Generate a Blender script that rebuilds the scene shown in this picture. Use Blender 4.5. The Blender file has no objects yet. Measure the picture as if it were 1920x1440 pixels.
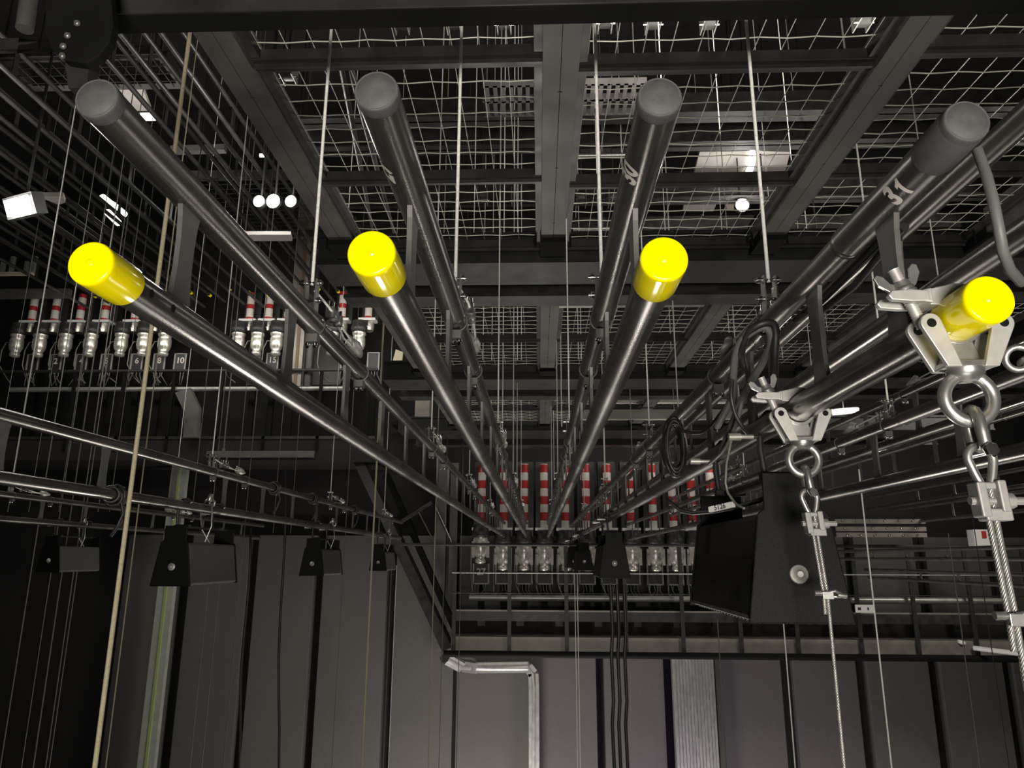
import bpy, bmesh, math, random
from mathutils import Vector, Matrix

random.seed(7)
SC = bpy.context.scene
COL = SC.collection
Z0 = 9.0                    # eye height above the stage floor; all build coordinates are relative to the eye
F = 1345.0
V = Vector

# ------------------------------------------------------------------ camera
yc = V((50, -328, -F)).normalized()
zc = V((25, 5605, -F)); zc = (zc - yc * zc.dot(yc)).normalized()
xc = yc.cross(zc)
M3 = Matrix((xc, yc, zc))
cam_d = bpy.data.cameras.new('camera')
cam_d.sensor_width = 36.0
cam_d.lens = F / 1920 * 36.0
cam_d.clip_start = 0.02
cam = bpy.data.objects.new('camera', cam_d)
COL.objects.link(cam)
cam.matrix_world = Matrix.Translation((0, 0, Z0)) @ M3.to_4x4()
SC.camera = cam

# ------------------------------------------------------------------ world, exposure, general lights
W = bpy.data.worlds.new('world'); SC.world = W
W.use_nodes = True
W.node_tree.nodes['Background'].inputs[0].default_value = (0.9, 0.88, 0.85, 1)
W.node_tree.nodes['Background'].inputs[1].default_value = 0.006
SC.view_settings.view_transform = 'Standard'
SC.view_settings.look = 'None'
SC.view_settings.gamma = 1.0
SC.view_settings.use_curve_mapping = False
SC.view_settings.exposure = 0.0


def area(name, loc, target, w, h, power, color=(1, 0.95, 0.86)):
    d = bpy.data.lights.new(name, 'AREA'); d.shape = 'RECTANGLE'
    d.size = w; d.size_y = h; d.energy = power; d.color = color
    o = bpy.data.objects.new(name, d); COL.objects.link(o)
    p = V(loc) + V((0, 0, Z0)); t = V(target) + V((0, 0, Z0))
    o.location = p
    o.rotation_euler = (t - p).to_track_quat('-Z', 'Y').to_euler()
    return o


def point(name, loc, power, r=0.05, color=(1, 0.96, 0.9)):
    d = bpy.data.lights.new(name, 'POINT'); d.energy = power; d.shadow_soft_size = r; d.color = color
    o = bpy.data.objects.new(name, d); COL.objects.link(o)
    o.location = V(loc) + V((0, 0, Z0)); return o


# work lights of the viewer's gallery and the stage, plus unseen added fills
area('gallery_work_light', (0.25, -2.2, -0.60), (0.1, 4.0, 0.75), 1.3, 0.5, 165)
area('low_front_fill', (0.1, -0.5, -2.0), (0.1, 1.3, 0.4), 1.4, 0.5, 12)  # unseen fill added to brighten the undersides of caps, tubes and beams
area('stage_work_light', (-0.2, 11.6, -5.0), (0.0, 3.0, 0.6), 1.8, 0.8, 190)
area('stage_work_light', (5.0, 9.5, -4.6), (1.6, 3.0, 0.6), 3.0, 1.0, 50)
area('right_batten_fill', (7.0, 7.5, 3.2), (3.5, 8.0, 0.0), 0.4, 3.0, 230)  # unseen fill added to put highlights on top of the right battens
area('wall_wash_light', (-1.0, 10.0, -5.6), (-0.85, 13.2, -2.3), 1.4, 0.4, 170)
area('wall_wash_light', (3.4, 9.6, -5.8), (3.6, 13.2, -2.6), 1.6, 0.4, 70)  # added fill that brightens the right wall panels
area('violet_stage_light', (1.8, 10.6, -5.2), (1.85, 13.2, -2.6), 0.5, 0.4, 26, (0.6, 0.35, 1.0))
area('upper_gallery_fill', (-5.0, 10.6, 3.9), (-5.2, 12.2, 3.0), 6.0, 0.3, 55)  # unseen lamp added to light the upper winches
area('lower_gallery_fill', (2.0, 10.9, 2.4), (1.5, 12.4, 0.5), 5.0, 0.3, 24)  # unseen lamp added to light the lower winches
area('loft_light_front', (1.5, 4.5, 3.4), (1.2, 5.5, 6.0), 3.0, 1.0, 60)
area('loft_light_side', (-4.5, 7.5, 4.9), (-4.5, 8.0, 7.0), 3.0, 1.0, 14)

# ------------------------------------------------------------------ pixel helpers (world points at a real distance)


def ray(px, py):
    return M3 @ V((px - 960, 720 - py, -F))


def at(px, py, Y):
    w = ray(px, py); return w * (Y / w.y)


def atz(px, py, z):
    w = ray(px, py); return w * (z / w.z)


def atx(px, py, x):
    w = ray(px, py); return w * (x / w.x)


# ------------------------------------------------------------------ materials
MATS = {}


def mat(name, col, rough=0.5, metal=0.0, noise=0.0, nscale=30.0, bump=0.0, bscale=200.0, emit=0.0, spec=0.5, stretch=None, coat=0.0):
    m = bpy.data.materials.new(name); m.use_nodes = True
    nt = m.node_tree; b = nt.nodes['Principled BSDF']
    c4 = (*col, 1)
    b.inputs['Base Color'].default_value = c4
    b.inputs['Roughness'].default_value = rough
    b.inputs['Metallic'].default_value = metal
    b.inputs['Specular IOR Level'].default_value = spec
    b.inputs['Coat Weight'].default_value = coat
    tc = nt.nodes.new('ShaderNodeTexCoord')
    vec = tc.outputs['Object']
    if stretch:
        mp = nt.nodes.new('ShaderNodeMapping'); mp.inputs['Scale'].default_value = stretch
        nt.links.new(vec, mp.inputs['Vector']); vec = mp.outputs['Vector']
    if noise > 0:
        n = nt.nodes.new('ShaderNodeTexNoise'); n.inputs['Scale'].default_value = nscale; n.inputs['Detail'].default_value = 6
        nt.links.new(vec, n.inputs['Vector'])
        r = nt.nodes.new('ShaderNodeMapRange')
        r.inputs[1].default_value = 0.3; r.inputs[2].default_value = 0.7
        r.inputs[3].default_value = 1 - noise; r.inputs[4].default_value = 1 + noise
        nt.links.new(n.outputs['Fac'], r.inputs[0])
        mx = nt.nodes.new('ShaderNodeVectorMath'); mx.operation = 'SCALE'
        mx.inputs[0].default_value = col
        nt.links.new(r.outputs[0], mx.inputs['Scale'])
        nt.links.new(mx.outputs[0], b.inputs['Base Color'])
        r2 = nt.nodes.new('ShaderNodeMapRange')
        r2.inputs[1].default_value = 0.3; r2.inputs[2].default_value = 0.7
        r2.inputs[3].default_value = max(0.05, rough - 0.12 * min(1, noise * 2)); r2.inputs[4].default_value = min(1, rough + 0.12 * min(1, noise * 2))
        nt.links.new(n.outputs['Fac'], r2.inputs[0]); nt.links.new(r2.outputs[0], b.inputs['Roughness'])
    if bump > 0:
        n2 = nt.nodes.new('ShaderNodeTexNoise'); n2.inputs['Scale'].default_value = bscale; n2.inputs['Detail'].default_value = 3
        nt.links.new(vec, n2.inputs['Vector'])
        bp = nt.nodes.new('ShaderNodeBump'); bp.inputs['Strength'].default_value = bump; bp.inputs['Distance'].default_value = 0.002
        nt.links.new(n2.outputs['Fac'], bp.inputs['Height']); nt.links.new(bp.outputs[0], b.inputs['Normal'])
    if emit > 0:
        b.inputs['Emission Color'].default_value = c4
        b.inputs['Emission Strength'].default_value = emit
    MATS[name] = m
    return m


mat('tube_shaded', (0.035, 0.034, 0.032), 0.42, 0.3, 0.25, 6.0)  # darker copy of the tube steel; paints in the dimness high up
mat('tube', (0.125, 0.119, 0.110), 0.28, 0.75, 0.34, 5.0, 0.05, 260, stretch=(3, 0.5, 3))
mat('tube_fine', (0.17, 0.16, 0.15), 0.30, 0.75, 0.2, 6.0)
mat('bracket_black', (0.03, 0.03, 0.029), 0.45, 0.2, 0.25, 12)
mat('spacer', (0.115, 0.112, 0.107), 0.5, 0.3, 0.2, 10)
mat('cap_black', (0.075, 0.075, 0.074), 0.62, 0, 0.12, 90, 0.25, 700)
mat('yellow', (1.0, 0.83, 0.0), 0.14, 0, 0.0)
mat('galv', (0.46, 0.455, 0.43), 0.34, 0.85, 0.15, 40)
mat('chrome', (0.72, 0.72, 0.71), 0.2, 1.0, 0.05, 60)
mat('cast_alu', (0.50, 0.49, 0.46), 0.48, 0.5, 0.08, 60)
mat('grip_grey', (0.30, 0.295, 0.275), 0.5, 0.3, 0.1, 60)
mat('dim_glow', (0.42, 0.41, 0.38), 0.5, emit=0.5)
mat('rope_twist', (0.40, 0.39, 0.36), 0.36, 0.75, 0.15, 150)
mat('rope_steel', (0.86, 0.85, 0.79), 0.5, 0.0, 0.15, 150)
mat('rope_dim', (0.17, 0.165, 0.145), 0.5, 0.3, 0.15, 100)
mat('hemp', (0.46, 0.41, 0.26), 0.8, 0, 0.15, 120)
mat('mesh_wire', (0.74, 0.73, 0.64), 0.45, 0.35, 0.12, 20)
mat('beam', (0.036, 0.035, 0.033), 0.42, 0.2, 0.3, 8, stretch=(1, 1, 1))
mat('beam_dark', (0.013, 0.013, 0.012), 0.5, 0.1, 0.3, 8)
mat('flange', (0.108, 0.102, 0.097), 0.5, 0.25, 0.25, 5)
mat('black', (0.0065, 0.0065, 0.0065), 0.75, 0, 0.2, 10, spec=0.12)
mat('wall_black', (0.012, 0.011, 0.011), 0.9)
mat('panel', (0.10, 0.094, 0.09), 0.85, 0, 0.10, 60)
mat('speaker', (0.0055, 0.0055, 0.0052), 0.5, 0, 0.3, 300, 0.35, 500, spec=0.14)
mat('speaker_lit_and_grille', (0.075, 0.076, 0.072), 0.6, 0, 0.15, 200, 0.3, 500)  # lighter speaker copy: paints light onto the left cabinets, also colours the grilles
mat('cable_black', (0.018, 0.018, 0.018), 0.45)
mat('cable_grey', (0.12, 0.12, 0.115), 0.5)
mat('red', (0.42, 0.022, 0.020), 0.45)
mat('white', (0.66, 0.63, 0.56), 0.5)
mat('paper', (0.78, 0.77, 0.72), 0.7)
mat('ink', (0.03, 0.03, 0.04), 0.7)
mat('white_plate', (0.75, 0.75, 0.72), 0.4)
mat('board', (0.022, 0.022, 0.024), 0.5)
mat('board_edge', (0.32, 0.31, 0.28), 0.5)
mat('motor', (0.62, 0.60, 0.53), 0.32, 0.6, 0.3, 18)
mat('motor_dark', (0.040, 0.040, 0.039), 0.45, 0.3, 0.2, 18)
mat('conduit', (0.42, 0.43, 0.40), 0.4, 0.6, 0.15, 12)
mat('duct', (0.42, 0.42, 0.40), 0.38, 0.7, 0.12, 10)
mat('column', (0.24, 0.22, 0.195), 0.45, 0.3, 0.15, 6)
mat('pale', (0.42, 0.40, 0.37), 0.8, 0, 0.08, 4)
mat('pale_warm', (0.46, 0.42, 0.30), 0.8)
mat('brown', (0.13, 0.085, 0.05), 0.6)
mat('green_wire', (0.36, 0.44, 0.16), 0.5)
mat('orange', (0.6, 0.18, 0.02), 0.5)
mat('lamp_glow', (1.0, 0.98, 0.92), 0.5, emit=14)
mat('tube_glow', (1.0, 0.98, 0.90), 0.5, emit=3.2)
mat('lightstrip', (0.46, 0.48, 0.42), 0.45, 0.2, 0.1, 8)

# ------------------------------------------------------------------ mesh builder
ORG = {}


class MB:
    def __init__(s):
        s.v = []; s.f = []; s.sm = []

    def _add(s, vs, fs, smooth):
        o = len(s.v); s.v += [V(p) for p in vs]
        for q in fs:
            s.f.append([i + o for i in q]); s.sm.append(smooth)

    def box(s, c, size, rot=None):
        c = V(c); hx, hy, hz = size[0] / 2, size[1] / 2, size[2] / 2
        vs = []
        for i in range(8):
            p = V(((1 if i & 1 else -1) * hx, (1 if i & 2 else -1) * hy, (1 if i & 4 else -1) * hz))
            if rot is not None: p = rot @ p
            vs.append(c + p)
        s._add(vs, [(0, 2, 3, 1), (4, 5, 7, 6), (0, 1, 5, 4), (2, 6, 7, 3), (0, 4, 6, 2), (1, 3, 7, 5)], False)
        return s

    def bb(s, x0, x1, y0, y1, z0, z1):
        return s.box(((x0 + x1) / 2, (y0 + y1) / 2, (z0 + z1) / 2), (abs(x1 - x0), abs(y1 - y0), abs(z1 - z0)))

    def bar(s, p0, p1, w, h, up=(0, 0, 1)):
        p0 = V(p0); p1 = V(p1); d = (p1 - p0); L = d.length; d = d / L
        u = V(up); a = d.cross(u)
        if a.length < 1e-4: a = d.cross(V((1, 0, 0)))
        a.normalize(); b = a.cross(d)
        R = Matrix((a, d, b)).transposed()
        return s.box((p0 + p1) / 2, (w, L, h), R)

    def tube(s, p0, p1, r0, r1=None, n=16, cap=True):
        r1 = r0 if r1 is None else r1
        p0 = V(p0); p1 = V(p1); d = (p1 - p0).normalized()
        a = d.orthogonal().normalized(); b = d.cross(a)
        vs = []
        for p, r in ((p0, r0), (p1, r1)):
            for i in range(n):
                t = 2 * math.pi * i / n
                vs.append(p + (a * math.cos(t) + b * math.sin(t)) * r)
        s._add(vs, [(i, (i + 1) % n, n + (i + 1) % n, n + i) for i in range(n)], True)
        if cap:
            s._add(vs[:n], [tuple(range(n))[::-1]], False)
            s._add(vs[n:], [tuple(range(n))], False)
        return s

    def lathe(s, prof, base, axis, n=20, cap=True):
        base = V(base); d = V(axis).normalized()
        a = d.orthogonal().normalized(); b = d.cross(a)
        vs = []; k = len(prof)
        for r, h in prof:
            for i in range(n):
                t = 2 * math.pi * i / n
                vs.append(base + d * h + (a * math.cos(t) + b * math.sin(t)) * r)
        fs = []
        for j in range(k - 1):
            for i in range(n):
                fs.append((j * n + i, j * n + (i + 1) % n, (j + 1) * n + (i + 1) % n, (j + 1) * n + i))
        s._add(vs, fs, True)
        if cap:
            s._add(vs[:n], [tuple(range(n))[::-1]], False)
            s._add(vs[-n:], [tuple(range(n))], False)
        return s

    def path(s, pts, r, n=8, closed=False):
        pts = [V(p) for p in pts]; k = len(pts)
        if closed: tans = [(pts[(i + 1) % k] - pts[i - 1]).normalized() for i in range(k)]
        else: tans = [(pts[min(i + 1, k - 1)] - pts[max(i - 1, 0)]).normalized() for i in range(k)]
        a = tans[0].orthogonal().normalized(); vs = []
        for i in range(k):
            t = tans[i]; a = (a - t * a.dot(t))
            a = a.normalized() if a.length > 1e-6 else t.orthogonal().normalized()
            b = t.cross(a)
            for j in range(n):
                q = 2 * math.pi * j / n
                vs.append(pts[i] + (a * math.cos(q) + b * math.sin(q)) * r)
        fs = []
        for i in range(k if closed else k - 1):
            i2 = (i + 1) % k
            for j in range(n):
                fs.append((i * n + j, i * n + (j + 1) % n, i2 * n + (j + 1) % n, i2 * n + j))
        s._add(vs, fs, True)
        if not closed:
            s._add(vs[:n], [tuple(range(n))[::-1]], False)
            s._add(vs[-n:], [tuple(range(n))], False)
        return s

    def torus(s, c, R, r, nrm, n=28, m=12):
        c = V(c); d = V(nrm).normalized(); a = d.orthogonal().normalized(); b = d.cross(a)
        return s.path([c + (a * math.cos(2 * math.pi * i / n) + b * math.sin(2 * math.pi * i / n)) * R for i in range(n)], r, m, True)

    def prism(s, poly, o, U, Wv, D, depth, smooth=False):
        o = V(o); U = V(U); Wv = V(Wv); D = V(D); n = len(poly)
        f = [o + U * p[0] + Wv * p[1] for p in poly]; bk = [p + D * depth for p in f]
        s._add(f + bk, [tuple(range(n))[::-1], tuple(range(n, 2 * n))] + [(i, (i + 1) % n, n + (i + 1) % n, n + i) for i in range(n)], False)
        return s

    def hull(s, f, b):
        n = len(f)
        s._add(list(f) + list(b), [tuple(range(n))[::-1], tuple(range(n, 2 * n))] + [(i, (i + 1) % n, n + (i + 1) % n, n + i) for i in range(n)], False)
        return s

    def strands(s, p0, p1, r, pitch=0.026, k=6, n=5):
        p0 = V(p0); p1 = V(p1); d = p1 - p0; L = d.length; d /= L
        a = d.orthogonal().normalized(); b = d.cross(a); ns = max(8, int(L / pitch * 9))
        for q in range(k):
            pts = []
            for i in range(ns + 1):
                t = i / ns; ang = 2 * math.pi * (L * t / pitch + q / k)
                pts.append(p0 + d * (L * t) + (a * math.cos(ang) + b * math.sin(ang)) * (r * 0.62))
            s.path(pts, r * 0.40, n)
        return s

    def lean(s, ztop, k, zend):
        for p in s.v: p.x += k * max(0.0, ztop - max(p.z, zend))
        return s

    def build(s, name, m, parent=None, bevel=0.0):
        me = bpy.data.meshes.new(name)
        if parent is not None: org = ORG[parent]
        else:
            xs = [p.x for p in s.v]; ys = [p.y for p in s.v]; zs = [p.z for p in s.v]
            org = V(((min(xs) + max(xs)) / 2, (min(ys) + max(ys)) / 2, min(zs)))
        me.from_pydata([tuple(p - org) for p in s.v], [], s.f)
        me.polygons.foreach_set('use_smooth', s.sm)
        me.materials.append(MATS[m] if isinstance(m, str) else m)
        me.update()
        bmx = bmesh.new(); bmx.from_mesh(me); bmesh.ops.recalc_face_normals(bmx, faces=bmx.faces); bmx.to_mesh(me); bmx.free()
        o = bpy.data.objects.new(name, me); COL.objects.link(o)
        if parent is not None: o.parent = parent
        else: o.location = org + V((0, 0, Z0))
        ORG[o] = org
        if bevel > 0:
            bm_ = o.modifiers.new('bevel', 'BEVEL'); bm_.width = bevel; bm_.segments = 2; bm_.limit_method = 'ANGLE'
        return o


def thing(name, label, cat, loc, group=None):
    o = bpy.data.objects.new(name, None); COL.objects.link(o)
    o.empty_display_size = 0.05
    loc = V(loc); o.location = loc + V((0, 0, Z0)); ORG[o] = loc
    o['label'] = label; o['category'] = cat
    if group: o['group'] = group
    return o


def tag(o, label, cat, group=None, kind=None):
    o['label'] = label; o['category'] = cat
    if group: o['group'] = group
    if kind: o['kind'] = kind
    return o


def struct(o, label=None):
    o['kind'] = 'structure'
    if label: o['label'] = label
    return o


def kids(o): return list(o.children)


def dup(o, loc=None, label=None, group=None, parent=None):
    c = o.copy(); COL.objects.link(c)
    if parent is not None: c.parent = parent
    if loc is not None: c.location = V(loc) + V((0, 0, Z0)); ORG[c] = V(loc)
    if label: c['label'] = label
    if group: c['group'] = group
    for ch in kids(o): dup(ch, parent=c)
    return c


def glyphs(text, size, thick=0.022):
    """a flat mesh of the written text, centred, in the xy plane"""
    cu = bpy.data.curves.new('text', 'FONT'); cu.body = text; cu.size = size
    cu.align_x = 'CENTER'; cu.align_y = 'CENTER'; cu.offset = thick * size; cu.resolution_u = 4
    ob = bpy.data.objects.new('text', cu); COL.objects.link(ob)
    dg = bpy.context.evaluated_depsgraph_get(); dg.update()
    me = bpy.data.meshes.new_from_object(ob.evaluated_get(dg))
    bpy.data.objects.remove(ob); bpy.data.curves.remove(cu)
    return me


def write(name, text, size, o, U, Wv, m, parent, squeeze=1.0, bend=None):
    """text on a plane through o spanned by U (reading direction) and Wv (up); bend=(centre(x,z), radius, angle) wraps it on a tube along y"""
    me = glyphs(text, size, 0.04 if bend else 0.022)
    bm_ = bmesh.new(); bm_.from_mesh(me)
    if bend and text == '31':
        bm_.clear(); m3 = glyphs('3', size, 0.04); bm_.from_mesh(m3); bpy.data.meshes.remove(m3)
        for v in bm_.verts: v.co.x -= 0.27 * size
        q = [(0.28, -0.36), (0.44, -0.36), (0.44, 0.36), (0.32, 0.36), (0.26, 0.25), (0.16, 0.19), (0.16, 0.05), (0.28, 0.11)]
        bm_.faces.new([bm_.verts.new((a * size, b * size, 0)) for a, b in q])
    bmesh.ops.remove_doubles(bm_, verts=bm_.verts, dist=1e-6)
    if bend:
        for i in range(-7, 8):
            g = bm_.verts[:] + bm_.edges[:] + bm_.faces[:]
            bmesh.ops.bisect_plane(bm_, geom=g, plane_co=(0, i * size * 0.06, 0), plane_no=(0, 1, 0))
    org = ORG[parent]
    for v in bm_.verts:
        x, y = v.co.x * squeeze, v.co.y
        if bend:
            (cx, cz), R, ang, sgn = bend
            t = ang + sgn * y / R
            p = V((cx - R * math.sin(t), o[1] + U[1] * x, cz - R * math.cos(t)))
        else:
            p = V(o) + V(U) * x + V(Wv) * y
        v.co = p - org
    bmesh.ops.recalc_face_normals(bm_, faces=bm_.faces)
    bm_.to_mesh(me); bm_.free()
    me.materials.clear(); me.materials.append(MATS[m])
    ob = bpy.data.objects.new(name, me); COL.objects.link(ob); ob.parent = parent; ORG[ob] = org
    return ob


# ================================================================== ROOM SHELL
def shell(name, *b):
    return struct(MB().bb(*b).build(name, 'wall_black'))


YW = 13.3
shell('wall_back', -11, 11, YW, YW + 0.2, -9, 7.4)
shell('wall_left', -11.2, -11, -3, YW, -9, 7.4)
shell('wall_right', 11, 11.2, -3, YW, -9, 7.4)
shell('floor', -11, 11, -3, YW, -9.2, -9)
shell('ceiling', -11, 11, -3, YW, 7.4, 7.6)

# acoustic panels standing against the back wall
ZT = at(500, 1003, 13.1).z
edges = [(190, 296), (319, 434), (451, 566), (584, 711), (729, 846), (853, 1121), (1136, 1251), (1350, 1477), (1500, 1622), (1642, 1762), (1784, 1905), (1925, 2060)]
names = ['leftmost of the back wall, beside the black corner', 'just right of the pale green light strip', 'third from the black corner',
         'under the left hanging loudspeaker row, fourth from the black corner', 'next to the foot of the sloping stair beam',
         'brightest and widest, enclosed by the bent silver duct', 'with a violet tint right of the bent silver duct',
         'just right of the ribbed grey column', 'below the big loudspeaker', 'below the white paper tag', 'in the dim right corner', 'at the right edge of the picture']
for (a, b), nm in zip(edges, names):
    xa = at(a, 1440, 13.15).x; xb = at(b, 1440, 13.15).x
    o = MB().bb(xa, xb, 13.1, 13.28, -9, ZT).build('wall_panel', 'panel', bevel=0.01)
    tag(o, 'tall dark grey wall panel ' + nm, 'wall panel', 'panels along the back wall')
for px, py in ((588, 1228), (1452, 1260)):
    pass

# ================================================================== BATTENS
def batten(x, zt, zb, y0t, y0b, y1, label, group, steps=(), spacers=(), top_cap='cap_black', low_cap='yellow', R=0.0255, n=28, cat='batten', mt='tube', sw=0.052, side=1):
    t = thing('fly_batten', label, cat, (x, y0b, zb), group)
    m = MB(); ys = [y0t] + list(steps) + [y1]
    r = R * (1.06 if low_cap else 1.0)
    for i in range(len(ys) - 1):
        m.tube((x, ys[i], zt), (x, ys[i + 1], zt), r, r, n)
        if i < len(ys) - 2:
            m.lathe([(r, 0), (r * 1.04, 0.004), (r * 1.0, 0.012), (r * 0.9, 0.02)], (x, ys[i + 1] - 0.008, zt), (0, 1, 0), n)
            r = R * (0.93 if i == 0 else 0.90)
    m.build('upper_tube', mt, t)
    MB().tube((x, y0b + (0.01 if low_cap else 0), zb), (x, y1 - 0.1, zb), R, R, n).build('lower_tube', mt, t)
    for ys_ in spacers:
        sp = MB()
        h = zt - zb
        e0, e1, e2 = sw * 0.62, sw * 0.48, sw * 0.42
        f = [(-e0, R * 0.55), (e0, R * 0.55), (e1, h * 0.22), (e2, h * 0.4), (e2, h * 0.6), (e1, h * 0.78), (e0, h - R * 0.55), (-e0, h - R * 0.55), (-e1, h * 0.78), (-e2, h * 0.6), (-e2, h * 0.4), (-e1, h * 0.22)]
        sp.prism(f, (x - 0.004, ys_, zb), (0, 1, 0), (0, 0, 1), (1, 0, 0), 0.008)
        sp.build('spacer', 'spacer' if mt != 'tube_shaded' else mt, t)
    if top_cap:
        Rc = R * 1.06 + 0.0008
        c = MB().lathe([(Rc * 0.3, -0.0012), (Rc * 0.86, -0.0012), (Rc * 0.89, 0.0002), (Rc * 0.92, -0.0010), (Rc * 0.96, -0.0004), (Rc * 0.99, 0.0015), (Rc, 0.004), (Rc, 0.016), (Rc * 0.985, 0.018)], (x, y0t - 0.006, zt), (0, 1, 0), 40)
        c.build('end_cap', top_cap, t)['label'] = 'matt black plastic cap on the upper tube'
    if low_cap:
        Rc = R + 0.0035
        c = MB().lathe([(Rc * 0.06, -0.0015), (Rc * 0.11, -0.0014), (Rc * 0.15, -0.0004), (Rc * 0.20, 0.0), (Rc * 0.5, 0.0), (Rc * 0.84, 0.0), (Rc * 0.90, 0.0002), (Rc * 0.94, 0.0008), (Rc * 0.97, 0.0019), (Rc * 0.99, 0.0036), (Rc, 0.006), (Rc, 0.012), (Rc, 0.04), (Rc, 0.072), (Rc * 0.985, 0.074)], (x, y0b, zb), (0, 1, 0), 48)
        c.build('end_cap', low_cap, t)['label'] = 'glossy bright yellow plastic cap on the lower tube'
    return t


SPY = [1.015 + 0.48 * i for i in range(22)]
YE = 11.7
G1 = 'numbered battens ending in front of the camera'
def yz(px, py, z): return atz(px, py, z).y
B = {}
B[28] = batten(-0.548, 0.555, 0.35, yz(160, 190, 0.555), yz(113, 493, 0.35), YE,
               'leftmost near ladder batten, yellow end cap, two holes drilled in its lower tube', G1,
               steps=(1.66, 2.35, 3.6), spacers=SPY)
B[29] = batten(-0.196, 0.555, 0.35, yz(702, 176, 0.555), yz(687, 473, 0.35), YE,
               'black ladder batten with yellow end cap just left of the centre grid beam', G1,
               steps=(1.58, 2.05, 3.4), spacers=[1.03 + 0.48 * i for i in range(22)])
B[30] = batten(0.152, 0.555, 0.35, yz(1243, 187, 0.555), yz(1266, 484, 0.35), YE,
               'black ladder batten with yellow end cap, numbered 30 on its upper tube', G1,
               steps=(1.58, 2.05, 3.4), spacers=[1.05 + 0.48 * i for i in range(22)])
B[31] = batten(0.515, 0.512, 0.29, yz(1825, 232, 0.512), yz(1880, 560, 0.29), YE,
               'black ladder batten numbered 31, carrying the big loudspeaker and two eye clamps', G1,
               steps=(1.12, 1.62, 2.5, 3.6), spacers=[0.99] + [1.28 + 0.43 * i for i in range(24)])
for k, (px, dyy) in {29: (715, 300), 30: (1187, 305), 31: (1712, 338)}.items():
    xx = {29: -0.196, 30: 0.152, 31: 0.515}[k]; zt = 0.512 if k == 31 else 0.555
    Yn = atz(px + (10 if k > 29 else 30), dyy, zt).y
    write('number', str(k), 0.043, (xx, Yn, zt), (0, -1, 0), None, 'white', B[k], bend=((xx, zt), 0.0275, math.radians(50 if k < 31 else 45), 1))
# a sleeve over the front of batten 31's upper tube
x = 0.515; zt = 0.512; yn = yz(1825, 232, zt)
MB().lathe([(0.0278, 0.0), (0.0285, 0.003), (0.0285, 0.066), (0.0268, 0.070)], (x, yn + 0.004, zt), (0, 1, 0), 36).build('sleeve', 'cap_black', B[31])
# two drilled holes in the lower tube of the leftmost batten
for px, py in ((243, 547), (287, 575)):
    hb = MB()
    p = atz(px, py, 0.35 + 0.0); Yh = p.y
    d = V((0.78, 0, 0.62)); d = V((0.97, 0, 0.1)).normalized()
    vdir = V((0.548, 0, -0.35)).normalized()
    q = V((vdir.x * 0.9 - vdir.z * 0.436, 0, vdir.z * 0.9 + vdir.x * 0.436))
    hb.tube(V((-0.548, Yh, 0.35)) + q * 0.02, V((-0.548, Yh, 0.35)) + q * 0.0259, 0.0058, n=14)
    hb.build('bolt_hole', 'black', B[28])

# 32, just outside the frame on the right
B[32] = batten(0.86, 0.76, 0.565, 0.62, 0.62, YE, 'black ladder batten just right of the one numbered 31 and higher up', 'battens on the right side', steps=(1.7, 3.6), spacers=[1.63 + 0.48 * i for i in range(20)], top_cap=None, low_cap=None)
B[33] = batten(1.42, 0.536, 0.313, 0.8, 0.8, YE, 'grey ladder batten passing behind the big eye ring at the right edge', 'battens on the right side', steps=(2.8, 4.4), spacers=[1.2 + 0.62 * i for i in range(17)], top_cap=None, low_cap=None, n=20)
B[34] = batten(2.10, 0.93, 0.68, 0.8, 0.8, YE, 'dark ladder batten carrying grey rope sockets, above the one behind the eye ring', 'battens on the right side', steps=(2.8, 4.4), spacers=[1.5 + 0.62 * i for i in range(17)], top_cap=None, low_cap=None, n=18)
B[35] = batten(2.85, 0.86, 0.62, 0.8, 0.8, YE, 'ladder batten seen between the two tubes of the one behind the eye ring', 'battens on the right side', steps=(4.4,), spacers=[1.5 + 0.62 * i for i in range(17)], top_cap=None, low_cap=None, n=16)
for x, zt, zb, lb in ((5.3, 0.98, 0.80, 'far ladder batten catching bright lamp reflections, right of the big loudspeaker'),
                      (5.75, 0.80, 0.58, 'far ladder batten with a yellow tip under the bright dashed one'),
                      (4.6, 0.13, 0.02, 'low ladder batten level with the white box at the right'),
                      (5.2, -0.14, -0.26, 'lowest bright ladder batten at the right, under the white box')):
    batten(x, zt, zb, 1.0, 1.0, 12.0, lb, 'battens on the right side', spacers=[2.2 + 0.9 * i for i in range(10)], top_cap=None, low_cap=None, n=14, mt='tube_fine', R=0.024)
# left, lowered
B[24] = batten(-1.9, 0.487, 0.27, 1.2, 1.2, 10.1, 'low ladder batten on the left with three black loudspeakers hanging under it', 'lowered battens on the left', steps=(4.1,), spacers=[2.45 + 0.62 * i for i in range(12)], top_cap=None, low_cap=None, n=20)
B[17] = batten(-4.2, 0.474, 0.285, 2.0, 2.0, 11.0, 'low ladder batten on the far left behind the one with three loudspeakers', 'lowered battens on the left', spacers=[3.6 + 0.6 * i for i in range(12)], top_cap=None, low_cap=None, n=16)

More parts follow.
